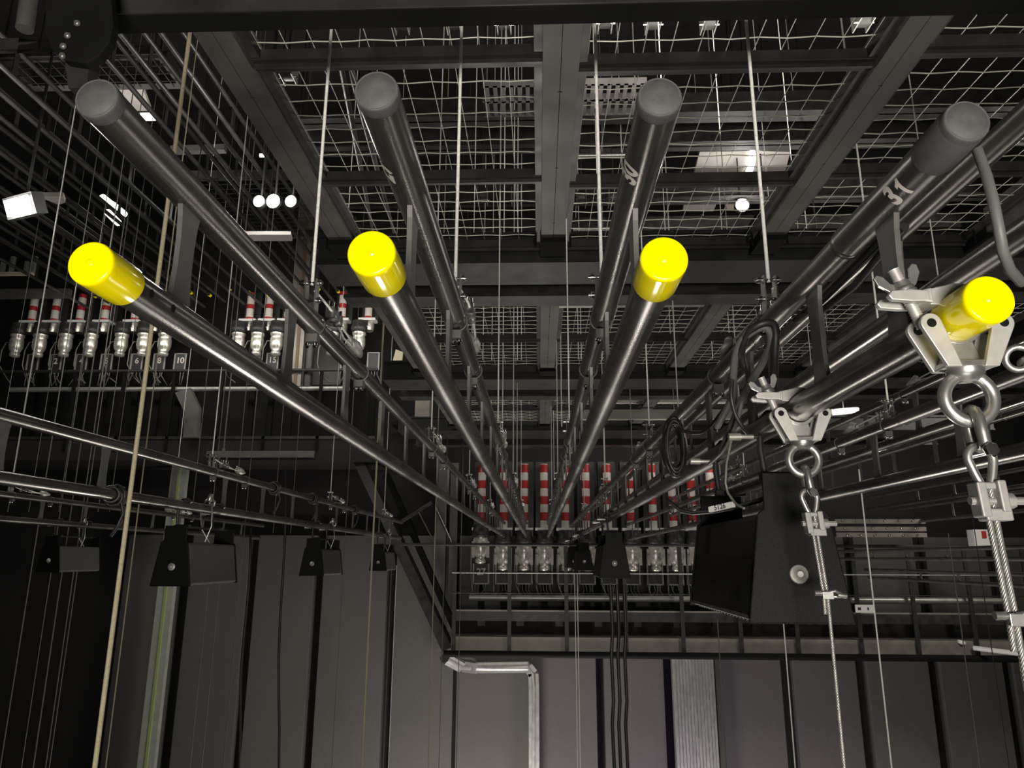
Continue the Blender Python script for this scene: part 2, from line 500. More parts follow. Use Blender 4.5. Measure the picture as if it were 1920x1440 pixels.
# raised battens, upper left: one built, the rest copied
raised = batten(-3.15, 4.55, 4.28, 3.0, 3.0, 11.7, 'raised black ladder batten at the upper left, nearest to the mesh grid', 'raised battens at the upper left', spacers=[3.6 + 0.95 * i for i in range(9)], top_cap=None, low_cap=None, n=10, R=0.026, sw=0.06, mt='tube_shaded')
MB().tube((-3.15, 11.7, 4.55), (-3.15, 11.76, 4.55), 0.03, n=10).build('tip', 'yellow', raised)
ORD = ['first', 'second', 'third', 'fourth', 'fifth', 'sixth', 'seventh', 'eighth', 'ninth', 'tenth', 'eleventh', 'twelfth', 'thirteenth', 'fourteenth', 'fifteenth', 'sixteenth', 'seventeenth', 'eighteenth']
for i, xr in enumerate([-3.5, -3.85] + [-4.75 - 0.345 * k for k in range(10)], 1):
    dup(raised, loc=(xr, 3.0, 4.28 + 0.05 * ((i * 7) % 3 - 1)), label='raised black ladder batten at the upper left, %s one out from the mesh grid' % ORD[i])


# ================================================================== SUSPENSION CABLES
def drop(name, p, z1, r, m, label, group, n=8, cat='wire rope'):
    p = V(p); o = MB().tube(p, (p.x, p.y, z1), r, n=n).build(name, m)
    return tag(o, label, cat, group)


def suspension(label, loc, group='rope clamps on the battens'):
    """clamp of a batten's carrying rope; local: tube centre at loc, tube along y"""
    x, y, z = loc
    t = thing('rope_clamp', label, 'rope clamp', loc, group)
    a = MB()
    for s in (-1, 1):
        a.prism([(-0.016, 0.0), (0.016, 0.0), (0.011, 0.085), (-0.011, 0.085)], (x + s * 0.013 - 0.0015, y, z + 0.018), (0, 1, 0), (0, 0, 1), (1, 0, 0), 0.003)
    a.build('side_plate', 'galv', t)
    for dy, dz in ((0, 0.095), (0, 0.05)):
        b = MB()
        b.tube((x - 0.032, y + dy, z + dz), (x + 0.026, y + dy, z + dz), 0.0042, n=8)
        b.tube((x - 0.026, y + dy, z + dz), (x - 0.018, y + dy, z + dz), 0.0085, n=6)
        b.tube((x + 0.016, y + dy, z + dz), (x + 0.022, y + dy, z + dz), 0.0085, n=6)
        b.build('bolt', 'chrome', t)
    for k, dy in enumerate((0.035, 0.50)):
        c = MB(); R = 0.0262
        c.path([(x + R * math.sin(q), y + dy, z + R * math.cos(q)) for q in [math.pi * (-1 + i / 10) for i in range(20)]], 0.0026, 8, True)
        c.bb(x - 0.014, x + 0.014, y + dy - 0.014, y + dy + 0.014, z - 0.046, z - 0.026)
        c.build('tube_clamp', 'spacer', t)
        for s in (-1, 1): MB().lathe([(0.0066, 0), (0.0066, 0.006), (0.0045, 0.007), (0.0045, 0.012)], (x + s * 0.009, y + dy - 0.006, z - 0.050), (0, -0.6, -1), 8).build('clamp_bolt', 'chrome', t)
    lp = MB()
    lp.path([(x + 0.008, y + 0.0, z + 0.075), (x + 0.026, y + 0.06, z + 0.055), (x + 0.03, y + 0.16, z + 0.04), (x + 0.024, y + 0.28, z + 0.04), (x + 0.012, y + 0.36, z + 0.042),
             (x + 0.0, y + 0.30, z + 0.048), (x + 0.01, y + 0.2, z + 0.055), (x + 0.02, y + 0.1, z + 0.065)], 0.0032, 6)
    lp.build('tail_loop', 'rope_steel', t)
    for k in range(3):
        g = MB(); q = y + 0.08 + 0.035 * k
        g.bb(x + 0.014, x + 0.036, q - 0.006, q + 0.006, z + 0.034, z + 0.062)
        g.tube((x + 0.018, q, z + 0.055), (x + 0.018, q, z + 0.078), 0.004, n=6)
        g.tube((x + 0.031, q, z + 0.055), (x + 0.031, q, z + 0.075), 0.004, n=6)
        g.build('rope_grip', 'chrome', t)
    w = MB()
    w.lathe([(0.010, 0), (0.019, 0.01), (0.024, 0.04), (0.019, 0.075), (0.012, 0.10), (0.008, 0.12)], (x + 0.008, y + 0.34, z + 0.047), (0, 1, -0.04), 10)
    w.torus((x + 0.008, y + 0.36, z + 0.052), 0.02, 0.006, (1, 0.3, 0.5), 14, 6)
    w.build('wedge_socket', 'cast_alu', t)
    return t


SUS = {}
def hang(k, x, z, pts, who, top=7.4, r=0.0042):
    for i, Y in enumerate(pts):
        nm = ['nearest', 'second', 'third', 'fourth', 'fifth'][i]
        loc = (x, Y, z)
        lb = 'rope clamp at the %s hanging point of %s' % (nm, who)
        if 'p' not in SUS: SUS['p'] = suspension(lb, loc)
        else: dup(SUS['p'], loc, lb, 'rope clamps on the battens')
        drop('wire_rope', (x, Y, z + 0.09), top, r if Y < 3 else 0.0034, 'rope_steel', 'carrying rope at the %s hanging point of %s' % (nm, who), 'carrying ropes of the battens')


hang(28, -0.548, 0.555, (1.62, 3.62, 5.7, 8.2), 'the leftmost near batten')
hang(29, -0.196, 0.555, (1.60, 3.45, 5.6, 8.2), 'the batten left of the centre grid beam')
hang(30, 0.152, 0.555, (1.60, 3.45, 5.6, 8.2), 'the batten numbered 30')
hang(31, 0.515, 0.512, (1.52, 3.3, 5.6, 8.2), 'the batten numbered 31')
hang(33, 1.42, 0.536, (2.9, 5.0, 7.4), 'the grey batten behind the eye ring')
hang(34, 2.10, 0.93, (3.6, 5.4, 7.6), 'the dark batten above the grey one')
hang(24, -1.9, 0.487, (4.1, 6.55, 8.9), 'the left batten with three loudspeakers')
hang(17, -4.2, 0.474, (5.6, 8.2), 'the far left lowered batten')

# free ropes: a point in the picture, its distance, the visible ends
def free(px, py, Y, ytop, ybot, r, m, label, group):
    p = at(px, py, Y)
    zt = at(px, ytop, Y).z if ytop is not None else 7.4
    zb = at(px, ybot, Y).z if ybot is not None else -7.5
    o = MB().tube((p.x, p.y, zb), (p.x, p.y, zt), r, n=7).build('hanging_rope', m)
    return tag(o, label, 'rope', group)


free(215, 1150, 2.3, None, None, 0.0075, 'hemp', 'thickest yellowish rope falling from the top to the bottom of the left side', 'hanging ropes')
free(700, 1000, 6.0, 560, None, 0.0075, 'hemp', 'yellowish thin rope dropping through the left battens near the stair beam', 'hanging ropes')
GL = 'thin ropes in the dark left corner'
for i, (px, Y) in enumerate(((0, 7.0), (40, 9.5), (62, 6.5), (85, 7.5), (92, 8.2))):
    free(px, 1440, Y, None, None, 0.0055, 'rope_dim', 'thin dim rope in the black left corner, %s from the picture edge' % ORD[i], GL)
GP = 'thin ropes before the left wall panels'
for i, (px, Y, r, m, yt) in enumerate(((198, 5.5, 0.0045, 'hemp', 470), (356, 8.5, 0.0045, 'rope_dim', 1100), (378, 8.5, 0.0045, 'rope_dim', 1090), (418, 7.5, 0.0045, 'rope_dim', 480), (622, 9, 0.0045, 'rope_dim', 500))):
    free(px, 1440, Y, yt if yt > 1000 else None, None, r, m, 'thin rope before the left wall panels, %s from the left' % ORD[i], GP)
GC = 'thin ropes before the centre wall panels'
for i, (px, Y, m, yt) in enumerate(((718, 9, 'rope_dim', 1060), (728, 9.2, 'rope_steel', 1060), (803, 8, 'hemp', 840), (823, 10, 'rope_dim', 860), (856, 10, 'rope_dim', 860), (1083, 9.6, 'rope_steel', 1075), (1088, 9.6, 'rope_steel', 1075))):
    free(px, 1440, Y, yt if yt > 1000 else None, None, 0.0048, m, 'thin rope before the centre wall panels, %s from the left' % ORD[i], GC)
GR = 'thin ropes before the right wall panels'
for i, (px, Y, m, yt) in enumerate(((1362, 6, 'rope_dim', 1160), (1491, 5, 'rope_steel', 1165), (1672, 4.2, 'rope_steel', 880), (1838, 6, 'rope_dim', 1000), (1892, 7, 'cable_black', 700))):
    free(px, 1440, Y, yt, None, 0.0042, m, 'thin rope before the right wall panels, %s from the left' % ORD[i], GR)
GU = 'ropes running up through the steel mesh'
for i, (px, Y, yb) in enumerate(((905, 8.6, 900), (943, 6.0, 940), (970, 6.8, 940), (1037, 9, 900), (1052, 5.6, 800), (1085, 9.6, 900), (1130, 8, 900), (1180, 7.2, 850), (1268, 4.6, 770), (1338, 9.4, 900), (1470, 7, 850), (1540, 8, 860))):
    free(px, 700, Y, None, yb, 0.0042, 'rope_steel', 'steel rope running up through the wire mesh, %s from the left' % ORD[i], GU)
GV = 'ropes among the raised battens'
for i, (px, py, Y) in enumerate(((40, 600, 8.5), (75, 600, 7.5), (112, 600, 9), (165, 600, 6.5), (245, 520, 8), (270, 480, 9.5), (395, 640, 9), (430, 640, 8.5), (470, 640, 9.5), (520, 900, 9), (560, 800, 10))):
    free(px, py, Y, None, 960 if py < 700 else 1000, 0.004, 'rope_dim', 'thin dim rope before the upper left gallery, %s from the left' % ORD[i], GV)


# ================================================================== EYE CLAMPS AND THE ROPES ON BATTEN 31
def arc(R, a0, a1, n):
    return [(R * math.cos(math.radians(a0 + (a1 - a0) * i / n)), R * math.sin(math.radians(a0 + (a1 - a0) * i / n))) for i in range(n + 1)]


def eye_clamp(label, c):
    x, y, z = c; U = (1, 0, 0); Wz = (0, 0, 1); D = (0, 1, 0)
    t = thing('pipe_clamp', label, 'pipe clamp', c, 'eye clamps on the batten numbered 31')
    # lower jaw: saddle, base block and two pairs of lugs
    m = MB()
    m.prism(arc(0.0262, 195, 345, 16) + arc(0.0335, 345, 195, 16), (x, y + 0.004, z), U, Wz, D, 0.012)
    m.prism([(-0.028, -0.0655), (0.028, -0.0655), (0.023, -0.050), (0.016, -0.028), (-0.016, -0.028), (-0.023, -0.050)], (x, y + 0.006, z), U, Wz, D, 0.009)
    m.prism([(-0.030, -0.0655), (0.030, -0.0655), (0.027, -0.057), (-0.027, -0.057)], (x, y - 0.013, z), U, Wz, D, 0.034)
    m.build('lower_jaw', 'galv', t, bevel=0.0012)
    for s, nm in ((-1, 'lug'), (1, 'lug')):
        lg = MB()
        px_, pz_ = s * 0.0425, -0.0125
        pts = []
        base = [(s * 0.013, -0.066), (s * 0.030, -0.066)]
        ang0 = 25 if s > 0 else 155
        ar = []
        for i in range(11):
            q = math.radians((-25 + 190 * i / 10)) if s > 0 else math.radians(205 - 190 * i / 10)
            ar.append((px_ + 0.0125 * math.cos(q), pz_ + 0.0125 * math.sin(q)))
        poly = [base[1]] + ar + [base[0]]
        lg.prism(poly, (x, y - 0.016, z), U, Wz, D, 0.007)
        lg.prism(poly, (x, y + 0.016, z), U, Wz, D, 0.007)
        lo = lg.build('lug', 'cast_alu', t, bevel=0.001)
        MB().tube((x + px_, y - 0.0166, z + pz_), (x + px_, y + 0.0235, z + pz_), 0.0056, n=16).build('pivot_hole', 'black', lo)  # black plug paints the dark of the pivot hole
    # upper jaw with its fork
    inner = arc(0.0262, -14, 150, 16)
    body = [(0.0545, -0.012), (0.053, 0.004)] + arc(0.0415, 30, 112, 9) + [(-0.028, 0.036), (-0.046, 0.030), (-0.046, 0.016), (-0.034, 0.014)] + inner[::-1] + [(0.033, -0.018)]
    j = MB(); j.prism(body, (x, y - 0.008, z), U, Wz, D, 0.024)
    prong = [(-0.040, 0.0295), (-0.062, 0.031), (-0.084, 0.0295), (-0.089, 0.0235), (-0.085, 0.0175), (-0.062, 0.0155), (-0.040, 0.0155)]
    j.prism(prong, (x, y - 0.016, z), U, Wz, D, 0.009)
    j.prism(prong, (x, y + 0.015, z), U, Wz, D, 0.009)
    j.prism([(-0.036, 0.014), (-0.048, 0.0155), (-0.048, 0.030), (-0.036, 0.033)], (x, y - 0.0155, z), U, Wz, D, 0.0395)
    j.build('upper_jaw', 'cast_alu', t, bevel=0.0014)
    # swing bolt and wing nut
    b0 = V((x - 0.0425, y + 0.004, z - 0.0125)); b1 = V((x - 0.0690, y + 0.004, z + 0.064)); d = (b1 - b0).normalized()
    L = (b1 - b0).length
    prof = []
    for i in range(46):
        h = L * i / 45; prof.append((0.0072 if i % 2 else 0.0062, h))
    MB().lathe(prof, b0, d, 14).build('swing_bolt', 'cast_alu', t)
    wb = b0 + d * 0.050
    w = MB()
    w.lathe([(0.0140, 0), (0.0140, 0.003)], b0 + d * 0.0462, d, 20)
    w.lathe([(0.0130, 0), (0.0130, 0.004), (0.0112, 0.006), (0.0105, 0.013)], wb, d, 16)
    sdir = V((1, 0, 0)) - d * d.x; sdir.normalize(); n2 = d.cross(sdir)
    for s in (-1, 1):
        poly = [(0.008, 0.002), (0.017, 0.004), (0.028, 0.017), (0.029, 0.028), (0.024, 0.031), (0.018, 0.027), (0.013, 0.015), (0.008, 0.012)]
        w.prism([(s * p, q) for p, q in poly], wb - n2 * 0.002, sdir, d, n2, 0.004)
    w.build('wing_nut', 'galv', t, bevel=0.0008)
    # lifting eye
    e = MB()
    e.lathe([(0.021, 0), (0.0205, 0.006), (0.017, 0.011), (0.012, 0.015)], (x, y + 0.004, z - 0.0655), (0, 0, -1), 20)
    e.torus((x, y + 0.004, z - 0.101), 0.0285, 0.0078, (0, 1, 0), 40, 14)
    e.build('eye_ring', 'galv', t)['label'] = 'thick galvanised eye ring under the clamp'
    return t


def eye_rope(label, c, zend, k=0.06, s=1.0):
    """wire rope with shackle, thimble and two grips, hanging in the eye at c (tube centre)"""
    x, y, z = c; y += 0.004
    t = thing('wire_rope', label, 'wire rope', (x, y, z - 0.2), 'wire ropes hanging from the eye clamps')
    zr = z - 0.101 - 0.0285; ln = (zr, k, z - 0.352)
    MB().path([(x + 0.002, y - 0.012, zr - 0.036), (x + 0.001, y - 0.0125, zr - 0.016), (x, y - 0.0125, zr + 0.002), (x, y - 0.007, zr + 0.011), (x, y + 0.0, zr + 0.014), (x, y + 0.007, zr + 0.011), (x, y + 0.0125, zr + 0.002), (x + 0.001, y + 0.0125, zr - 0.016), (x + 0.002, y + 0.012, zr - 0.036)], 0.0068, 12).lean(*ln).build('shackle', 'galv', t)
    p = MB(); p.tube((x + 0.002, y - 0.017, zr - 0.036), (x + 0.002, y + 0.017, zr - 0.036), 0.0058, n=14)
    p.lathe([(0.009, 0), (0.0095, 0.003), (0.008, 0.006)], (x + 0.002, y - 0.0175, zr - 0.036), (0, -1, 0), 6)
    p.lean(*ln).build('shackle_pin', 'chrome', t)
    zt = zr - 0.040
    th = [(0.0145 * math.cos(math.radians(a)), 0.0145 * math.sin(math.radians(a))) for a in range(-20, 201, 14)]
    pts = [(0.0035, -0.036), (0.010, -0.018)] + th + [(-0.010, -0.018), (-0.0035, -0.036)]
    MB().path([(x + a, y, zt - 0.004 + b) for a, b in pts], 0.0050, 10).lean(*ln).build('thimble', 'galv', t)
    # first grip
    zg = zt - 0.050
    g = MB()
    g.bb(x - 0.017, x - 0.006, y - 0.012, y + 0.010, zg - 0.022, zg + 0.018)
    g.bb(x + 0.006, x + 0.016, y - 0.013, y + 0.010, zg - 0.016, zg + 0.020)
    g.bb(x - 0.012, x + 0.018, y - 0.010, y + 0.010, zg - 0.026, zg - 0.012)
    g.bb(x - 0.014, x + 0.012, y - 0.008, y + 0.010, zg + 0.010, zg + 0.018)
    g.tube((x - 0.022 * s, y, zg - 0.003), (x + 0.042 * s, y, zg - 0.003), 0.005, n=8)
    g.tube((x + 0.016 * s, y, zg - 0.003), (x + 0.026 * s, y, zg - 0.003), 0.0098, n=6)
    g.lean(*ln).build('rope_grip', 'grip_grey', t, bevel=0.0038)
    zs = z - 0.352
    r = MB()
    r.strands((x + 0.004, y, zg + 0.012), (x + 0.002, y, zs), 0.0036)
    r.strands((x - 0.0035, y + 0.002, zg + 0.012), (x - 0.0045, y + 0.002, zs - 0.035), 0.0036)
    r.strands((x + 0.002, y, zs), (x + 0.002, y, zend), 0.0036)
    r.lean(*ln).build('strand', 'rope_twist', t)
    g2 = MB()
    g2.bb(x - 0.010, x + 0.010, y - 0.010, y - 0.003, zs - 0.008, zs + 0.006)
    g2.path([(x + 0.0 + 0.0 , y - 0.006, zs + 0.004), (x + 0.014, y - 0.008, zs + 0.007), (x + 0.024, y - 0.004, zs + 0.002), (x + 0.026, y + 0.004, zs - 0.003), (x + 0.014, y + 0.008, zs - 0.004), (x, y + 0.006, zs - 0.002)], 0.0035, 8)
    g2.tube((x + 0.018, y - 0.006, zs), (x + 0.034, y - 0.006, zs - 0.002), 0.005, n=6)
    g2.tube((x - 0.022 * s, y - 0.002, zs + 0.003), (x - 0.008, y - 0.002, zs + 0.003), 0.0048, n=8)
    g2.lean(*ln).build('u_clip', 'galv', t, bevel=0.001)
    return t


yc1 = atz(1834, 588, 0.29).y + 0.0
yc2 = atz(1512, 766, 0.29).y
c1 = (0.515, yc1 + 0.012, 0.29); c2 = (0.515, yc2, 0.29)
eye_clamp('aluminium pipe clamp with eye ring and wing nut right behind a yellow cap', c1)
eye_clamp('aluminium pipe clamp with eye ring, smaller in view, above the big loudspeaker', c2)
eye_rope('bright wire rope with thimble hanging from the clamp behind the yellow cap', c1, -1.2)
eye_rope('bright wire rope with thimble hanging before the big loudspeaker', c2, -1.6, 0.085)
# small shackle at the right edge
p = at(1910, 672, 0.86)
o = MB().torus(p, 0.014, 0.004, (0.3, 1, 0.2), 20, 8).torus(p + V((0.018, 0.004, -0.004)), 0.012, 0.004, (0.2, 0.3, 1), 16, 8).build('chain_link', 'galv')
tag(o, 'small steel chain link at the right edge under the yellow cap', 'chain')


# ================================================================== LOUDSPEAKERS
def loudspeaker(label, x, y, ztube, bright, group='loudspeakers hanging under the battens', side=-1):
    t = thing('loudspeaker', label, 'loudspeaker', (x, y, ztube - 0.45), group)
    zt = ztube - 0.195; zb = ztube - 0.412; L = 0.58
    wt, wb = 0.072, 0.105
    m = MB()
    m.hull([V((x - wb, y, zb)), V((x + wb, y, zb)), V((x + wt, y, zt)), V((x - wt, y, zt))],
           [V((x - wb, y + L, zb)), V((x + wb, y + L, zb)), V((x + wt, y + L, zt)), V((x - wt, y + L, zt))])
    m.build('cabinet', bright, t, bevel=0.012)
    for s, yy in ((0, y - 0.012), (1, y + L + 0.004)):
        pz = ztube - 0.108
        pl = MB()
        pp = [(-wb - 0.002, zb - 0.004), (wb + 0.002, zb - 0.004), (wt + 0.002, zt), (0.060, zt + 0.012), (0.059, pz), (-0.059, pz), (-0.060, zt + 0.012), (-wt - 0.002, zt)]
        pl.hull([V((x + a, yy, b)) for a, b in pp], [V((x + a, yy + 0.008, b)) for a, b in pp])
        po = pl.build('end_plate', 'speaker', t, bevel=0.003)
        yb = yy if s == 0 else yy + 0.008
        dd = -1 if s == 0 else 1
        MB().lathe([(0.0185, 0), (0.0195, 0.002), (0.017, 0.004), (0.009, 0.005), (0.0085, 0.009), (0.006, 0.011)], (x, yb, ztube - 0.318), (0, dd, 0), 20).build('washer_bolt', 'cast_alu', po)['label'] = 'round silver bolt and washer'
    yk = MB()
    yk.bb(x - 0.02, x + 0.02, y - 0.004, y + L + 0.004, ztube - 0.116, ztube - 0.106)
    for yy in (y + 0.06, y + L - 0.10):
        yk.path([(x - 0.03, yy, ztube - 0.108), (x - 0.036, yy, ztube - 0.05), (x - 0.034, yy, ztube + 0.012), (x - 0.016, yy, ztube + 0.034), (x + 0.016, yy, ztube + 0.034), (x + 0.032, yy, ztube + 0.016)], 0.008, 8)
        yk.bb(x - 0.04, x + 0.04, yy - 0.014, yy + 0.014, ztube - 0.118, ztube - 0.100)
        yk.tube((x - 0.075, yy, ztube - 0.02), (x - 0.026, yy, ztube - 0.02), 0.005, n=8)
    yk.build('yoke', 'bracket_black', t, bevel=0.002)
    for yy in (y + 0.06, y + L - 0.10):
        hk = MB(); hk.tube((x - 0.105, yy, ztube - 0.02), (x - 0.078, yy, ztube - 0.02), 0.009, n=10)
        hk.tube((x - 0.08, yy, ztube - 0.02), (x - 0.05, yy, ztube - 0.02), 0.0055, n=10)
        hk.build('clamp_screw', 'motor', t)
    gr = MB(); n = 20
    for i in range(n):
        q0 = y + 0.02 + (L - 0.04) * i / n
        gr.bb(x - 0.09, x + 0.09, q0, q0 + (L - 0.04) / n * 0.55, zb - 0.004, zb + 0.001)
    gr.build('grille', 'speaker_lit_and_grille', t)
    return t


ysp = 1.56
ls = loudspeaker('large black wedge loudspeaker hanging under batten 31, nearest to the camera', 0.535, ysp, 0.29, 'speaker')
lw = 'black wedge loudspeaker under batten 31, %s'
for yy, lb in ((5.05, 'in the centre above the lower gallery, second nearest'), (8.4, 'small in view, left of the second nearest'), (10.9, 'smallest in view, furthest under that batten')):
    dup(ls, (0.515, yy, 0.29 - 0.45), lw % lb)
lf = loudspeaker('black loudspeaker under the left batten before the pale green strip, its lit side coloured grey', -1.9, 3.78, 0.27, 'speaker_lit_and_grille')
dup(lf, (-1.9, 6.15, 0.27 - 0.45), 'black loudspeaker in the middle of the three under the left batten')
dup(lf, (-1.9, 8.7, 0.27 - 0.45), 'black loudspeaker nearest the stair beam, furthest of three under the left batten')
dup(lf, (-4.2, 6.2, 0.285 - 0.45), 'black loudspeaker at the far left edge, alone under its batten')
# tag with the handwritten number on the near loudspeaker's cable
tc = thing('speaker_cable', 'black loudspeaker cable with a white tag reading 5126', 'cable', at(1400, 945, 1.75))
pa = at(1300, 962, 1.9); pb = at(1345, 958, 1.82); pc = at(1380, 951, 1.76); pd = at(1425, 938, 1.68); pe = at(1445, 925, 1.62)
MB().path([at(1255, 940, 2.05), at(1278, 958, 1.97), pa, pb, pc, pd, pe], 0.0055, 8).build('cable', 'cable_black', tc)
q0 = at(1332, 956, 1.80); q1 = at(1376, 946, 1.73)
U = (q1 - q0).normalized(); Wt = V((0, 0, 1)); Wt = (Wt - U * Wt.dot(U)).normalized(); Nn = U.cross(Wt)
if Nn.y > 0: Nn = -Nn
MB().hull([q0 - Wt * .006 + Nn * .006, q1 - Wt * .006 + Nn * .006, q1 + Wt * .007 + Nn * .006, q0 + Wt * .007 + Nn * .006],
          [q0 - Wt * .006 - Nn * .004, q1 - Wt * .006 - Nn * .004, q1 + Wt * .007 - Nn * .004, q0 + Wt * .007 - Nn * .004]).build('tag', 'paper', tc)
write('tag_number', '5126', 0.017, (q0 + q1) / 2 + Nn * .0068 + Wt * .0005, U, Wt, 'ink', tc, 1.15)
# safety rope of the near loudspeaker
ps = [at(1372, 820, 1.62), at(1362, 870, 1.66), at(1360, 905, 1.68), at(1365, 925, 1.68), at(1380, 945, 1.66), at(1395, 953, 1.62)]
tag(MB().path(ps, 0.003, 7).build('safety_rope', 'rope_dim'), 'thin steel safety rope looping down to the top of the big loudspeaker', 'wire rope')
# safety ropes with shackles on the left loudspeakers
for (px, Y), lb in zip(((365, 4.0), (615, 6.5), (722, 9.0), (140, 6.5)), ('before the pale green strip', 'in the middle of the left three', 'nearest the stair beam', 'at the far left edge')):
    x = -4.2 if px == 140 else -1.9
    zz = 0.27; Y = Y + 0.05
    m = MB(); m.path([(x + 0.03, Y, zz - 0.19), (x + 0.06, Y, zz - 0.10), (x + 0.05, Y, zz + 0.02), (x + 0.02, Y, zz + 0.05), (x - 0.03, Y + .03, zz + 0.0), (x - 0.02, Y + 0.05, zz - 0.11), (x + 0.02, Y + 0.08, zz - 0.19)], 0.0045, 6)
    m.torus((x + 0.05, Y, zz + 0.03), 0.018, 0.006, (0.3, 1, 0), 12, 6)
    m.lathe([(0.01, 0), (0.016, 0.015), (0.012, 0.04)], (x + 0.035, Y - 0.01, zz + 0.04), (0.2, 0.2, 1), 8)
    tag(m.build('safety_rope', 'galv'), 'bright looped safety rope above the loudspeaker ' + lb, 'wire rope', 'safety ropes of the left loudspeakers')


# ================================================================== GRID: beams, mesh panels
ZG = 1.75
def gy(py): return atz(1010, py, ZG).y


BX = [atz(400, 60, ZG).x, 0.088, atz(1735, 80, ZG).x, 0]
BX = [-1.10, 0.088, 1.29, 2.50]
bn = ['left edge', 'centre', 'right of centre', 'far right']
YCB = [(gy(470), gy(562)), (gy(697), gy(742)), (gy(797), gy(832))]     # cross beams
yr0 = 1.55
for xb, nm in zip(BX, bn):
    segs = [(yr0, YCB[0][0] - 0.02), (YCB[0][1], YCB[1][0]), (YCB[1][1], YCB[2][0])]
    t = thing('trim_1', 'long black grid beam along the stage, ' + nm, 'beam', (xb, yr0, ZG), 'grid beams')
    t['kind'] = 'structure'
    for k, (a, b) in enumerate(segs):
        w = 0.132
        m = MB()
        for s in (-1, 1):
            m.bb(xb + s * (w / 2), xb + s * 0.0012, a, b - 0.02, ZG - 0.02, ZG + 0.12)
            yy = a + 0.3
            while yy < b - 0.1:
                m.tube((xb + s * 0.0045, yy, ZG - 0.0225), (xb + s * 0.0045, yy, ZG - 0.019), 0.004, n=8); yy += 0.55
        m.build('beam', 'flange', t)
        c = MB(); c.bb(xb - w / 2 - 0.005, xb + w / 2 + 0.005, b - 0.20, b, ZG - 0.05, ZG + 0.13)
        c.tube((xb - w / 2 - 0.03, b - 0.14, ZG - 0.05), (xb - w / 2 - 0.03, b - 0.14, ZG + 0.03), 0.006, n=6)
        c.tube((xb + w / 2 + 0.03, b - 0.14, ZG - 0.05), (xb + w / 2 + 0.03, b - 0.14, ZG + 0.03), 0.006, n=6)
        c.build('sleeve', 'black', t)
for k, (a, b) in enumerate(YCB):
    nm = ['nearest', 'second', 'third'][k]
    t = thing('trim_2', 'wide dark cross beam of the grid, %s' % nm, 'beam', (0.5, a, ZG), 'cross beams'); t['kind'] = 'structure'
    m = MB()
    x0, x1 = (-1.30, -1.50, -1.9)[k], 6
    m.bb(x0, x1, a + 0.02, a + 0.06, ZG - 0.06, ZG + 0.12)
    m.bb(x0, x1, a + 0.0, a + (b - a) * 0.42, ZG - 0.075, ZG - 0.06)
    m.bb(x0, x1, a + 0.0, b, ZG + 0.10, ZG + 0.12)
    m.build('web', 'beam_dark', t)
    m = MB(); m.bb(x0, x1, b - 0.22, b - 0.02, ZG - 0.055, ZG - 0.03); m.bb(x0, x1, b - 0.12, b - 0.09, ZG - 0.03, ZG + 0.10)
    m.build('flange', 'beam', t)
    m = MB(); m.bb(0.15, 1.15, b - 0.03, b + 0.05, ZG - 0.045, ZG - 0.035); m.build('plate', 'galv', t)

rows = [(1.62, gy(116)), (gy(116), gy(340)), (gy(340), gy(468)), (YCB[0][1] + 0.02, gy(640)), (gy(640), YCB[1][0] - 0.02), (YCB[1][1], gy(768)), (gy(768), YCB[2][0]), (YCB[2][1], 11.6)]
rn = ['nearest row', 'second row', 'third row', 'fourth row', 'fifth row', 'sixth row', 'seventh row', 'furthest row']
cols = [(BX[0], BX[1]), (BX[1], BX[2]), (BX[2], BX[3]), (BX[3], BX[3] + 1.2)]
cn = ['left of the centre beam', 'right of the centre beam', 'second bay right of the centre beam', 'third bay right of the centre beam']
for i, (ya, yb) in enumerate(rows):
    for j, (xa, xb) in enumerate(cols):
        if j == 3 and i not in (1, 2, 3, 4): continue
        dy = 0.06 if j % 2 else 0.0
        ya_, yb_ = ya + (dy if 0 < i < 3 else 0), yb + (dy if i < 2 else 0)
        x0, x1 = xa + 0.067, xb - 0.067
        t = thing('mesh_panel', 'framed steel wire mesh panel, %s, %s' % (rn[i], cn[j]), 'mesh panel', ((x0 + x1) / 2, (ya_ + yb_) / 2, ZG), 'wire mesh panels of the grid')
        fr = MB()
        for yy in (ya_, yb_):
            s_ = 1 if yy == ya_ else -1
            fr.bb(x0, x1, yy + s_ * 0.001, yy + s_ * 0.034, ZG + 0.006, ZG + 0.05)
            if s_ < 0: fr.bb(x0, x1, yy - 0.014, yy - 0.002, ZG - 0.010, ZG + 0.0055)
        fr.bb(x0, x0 + 0.03, ya_ + 0.036, yb_ - 0.036, ZG + 0.01, ZG + 0.045); fr.bb(x1 - 0.03, x1, ya_ + 0.036, yb_ - 0.036, ZG + 0.01, ZG + 0.045)
        fr.build('frame', 'beam', t)
        m = MB(); P = 0.1; ns = 5 if i < 3 else 4; rw = 0.0027 if i < 5 else 0.0032
        ny = int((yb_ - ya_ - 0.1) / P); nx = int((x1 - x0 - 0.02) / P)
        oy = (yb_ - ya_ - ny * P) / 2
        ox = (x1 - x0 - nx * P) / 2
        for a in range(ny + 1):
            yy = ya_ + oy + a * P
            pts = []; ph = a % 2
            st = 2 if i < 4 else 1
            for q in range(nx * st + 2 * st + 1):
                xx = min(max(x0 + ox + (q - st) * P / st, x0), x1)
                pts.append((xx, yy, ZG + 0.052 + 0.0026 * math.cos(math.pi * (q / st + ph)) + random.uniform(-.001, .001)))
            m.path(pts, rw, ns)
        for a in range(nx + 1):
            xx = x0 + ox + a * P
            m.path([(xx, ya_, ZG + 0.052), (xx, (ya_ + yb_) / 2, ZG + 0.053), (xx, yb_, ZG + 0.052)], rw * 0.62, ns)
        m.build('wire_mesh', 'mesh_wire', t)

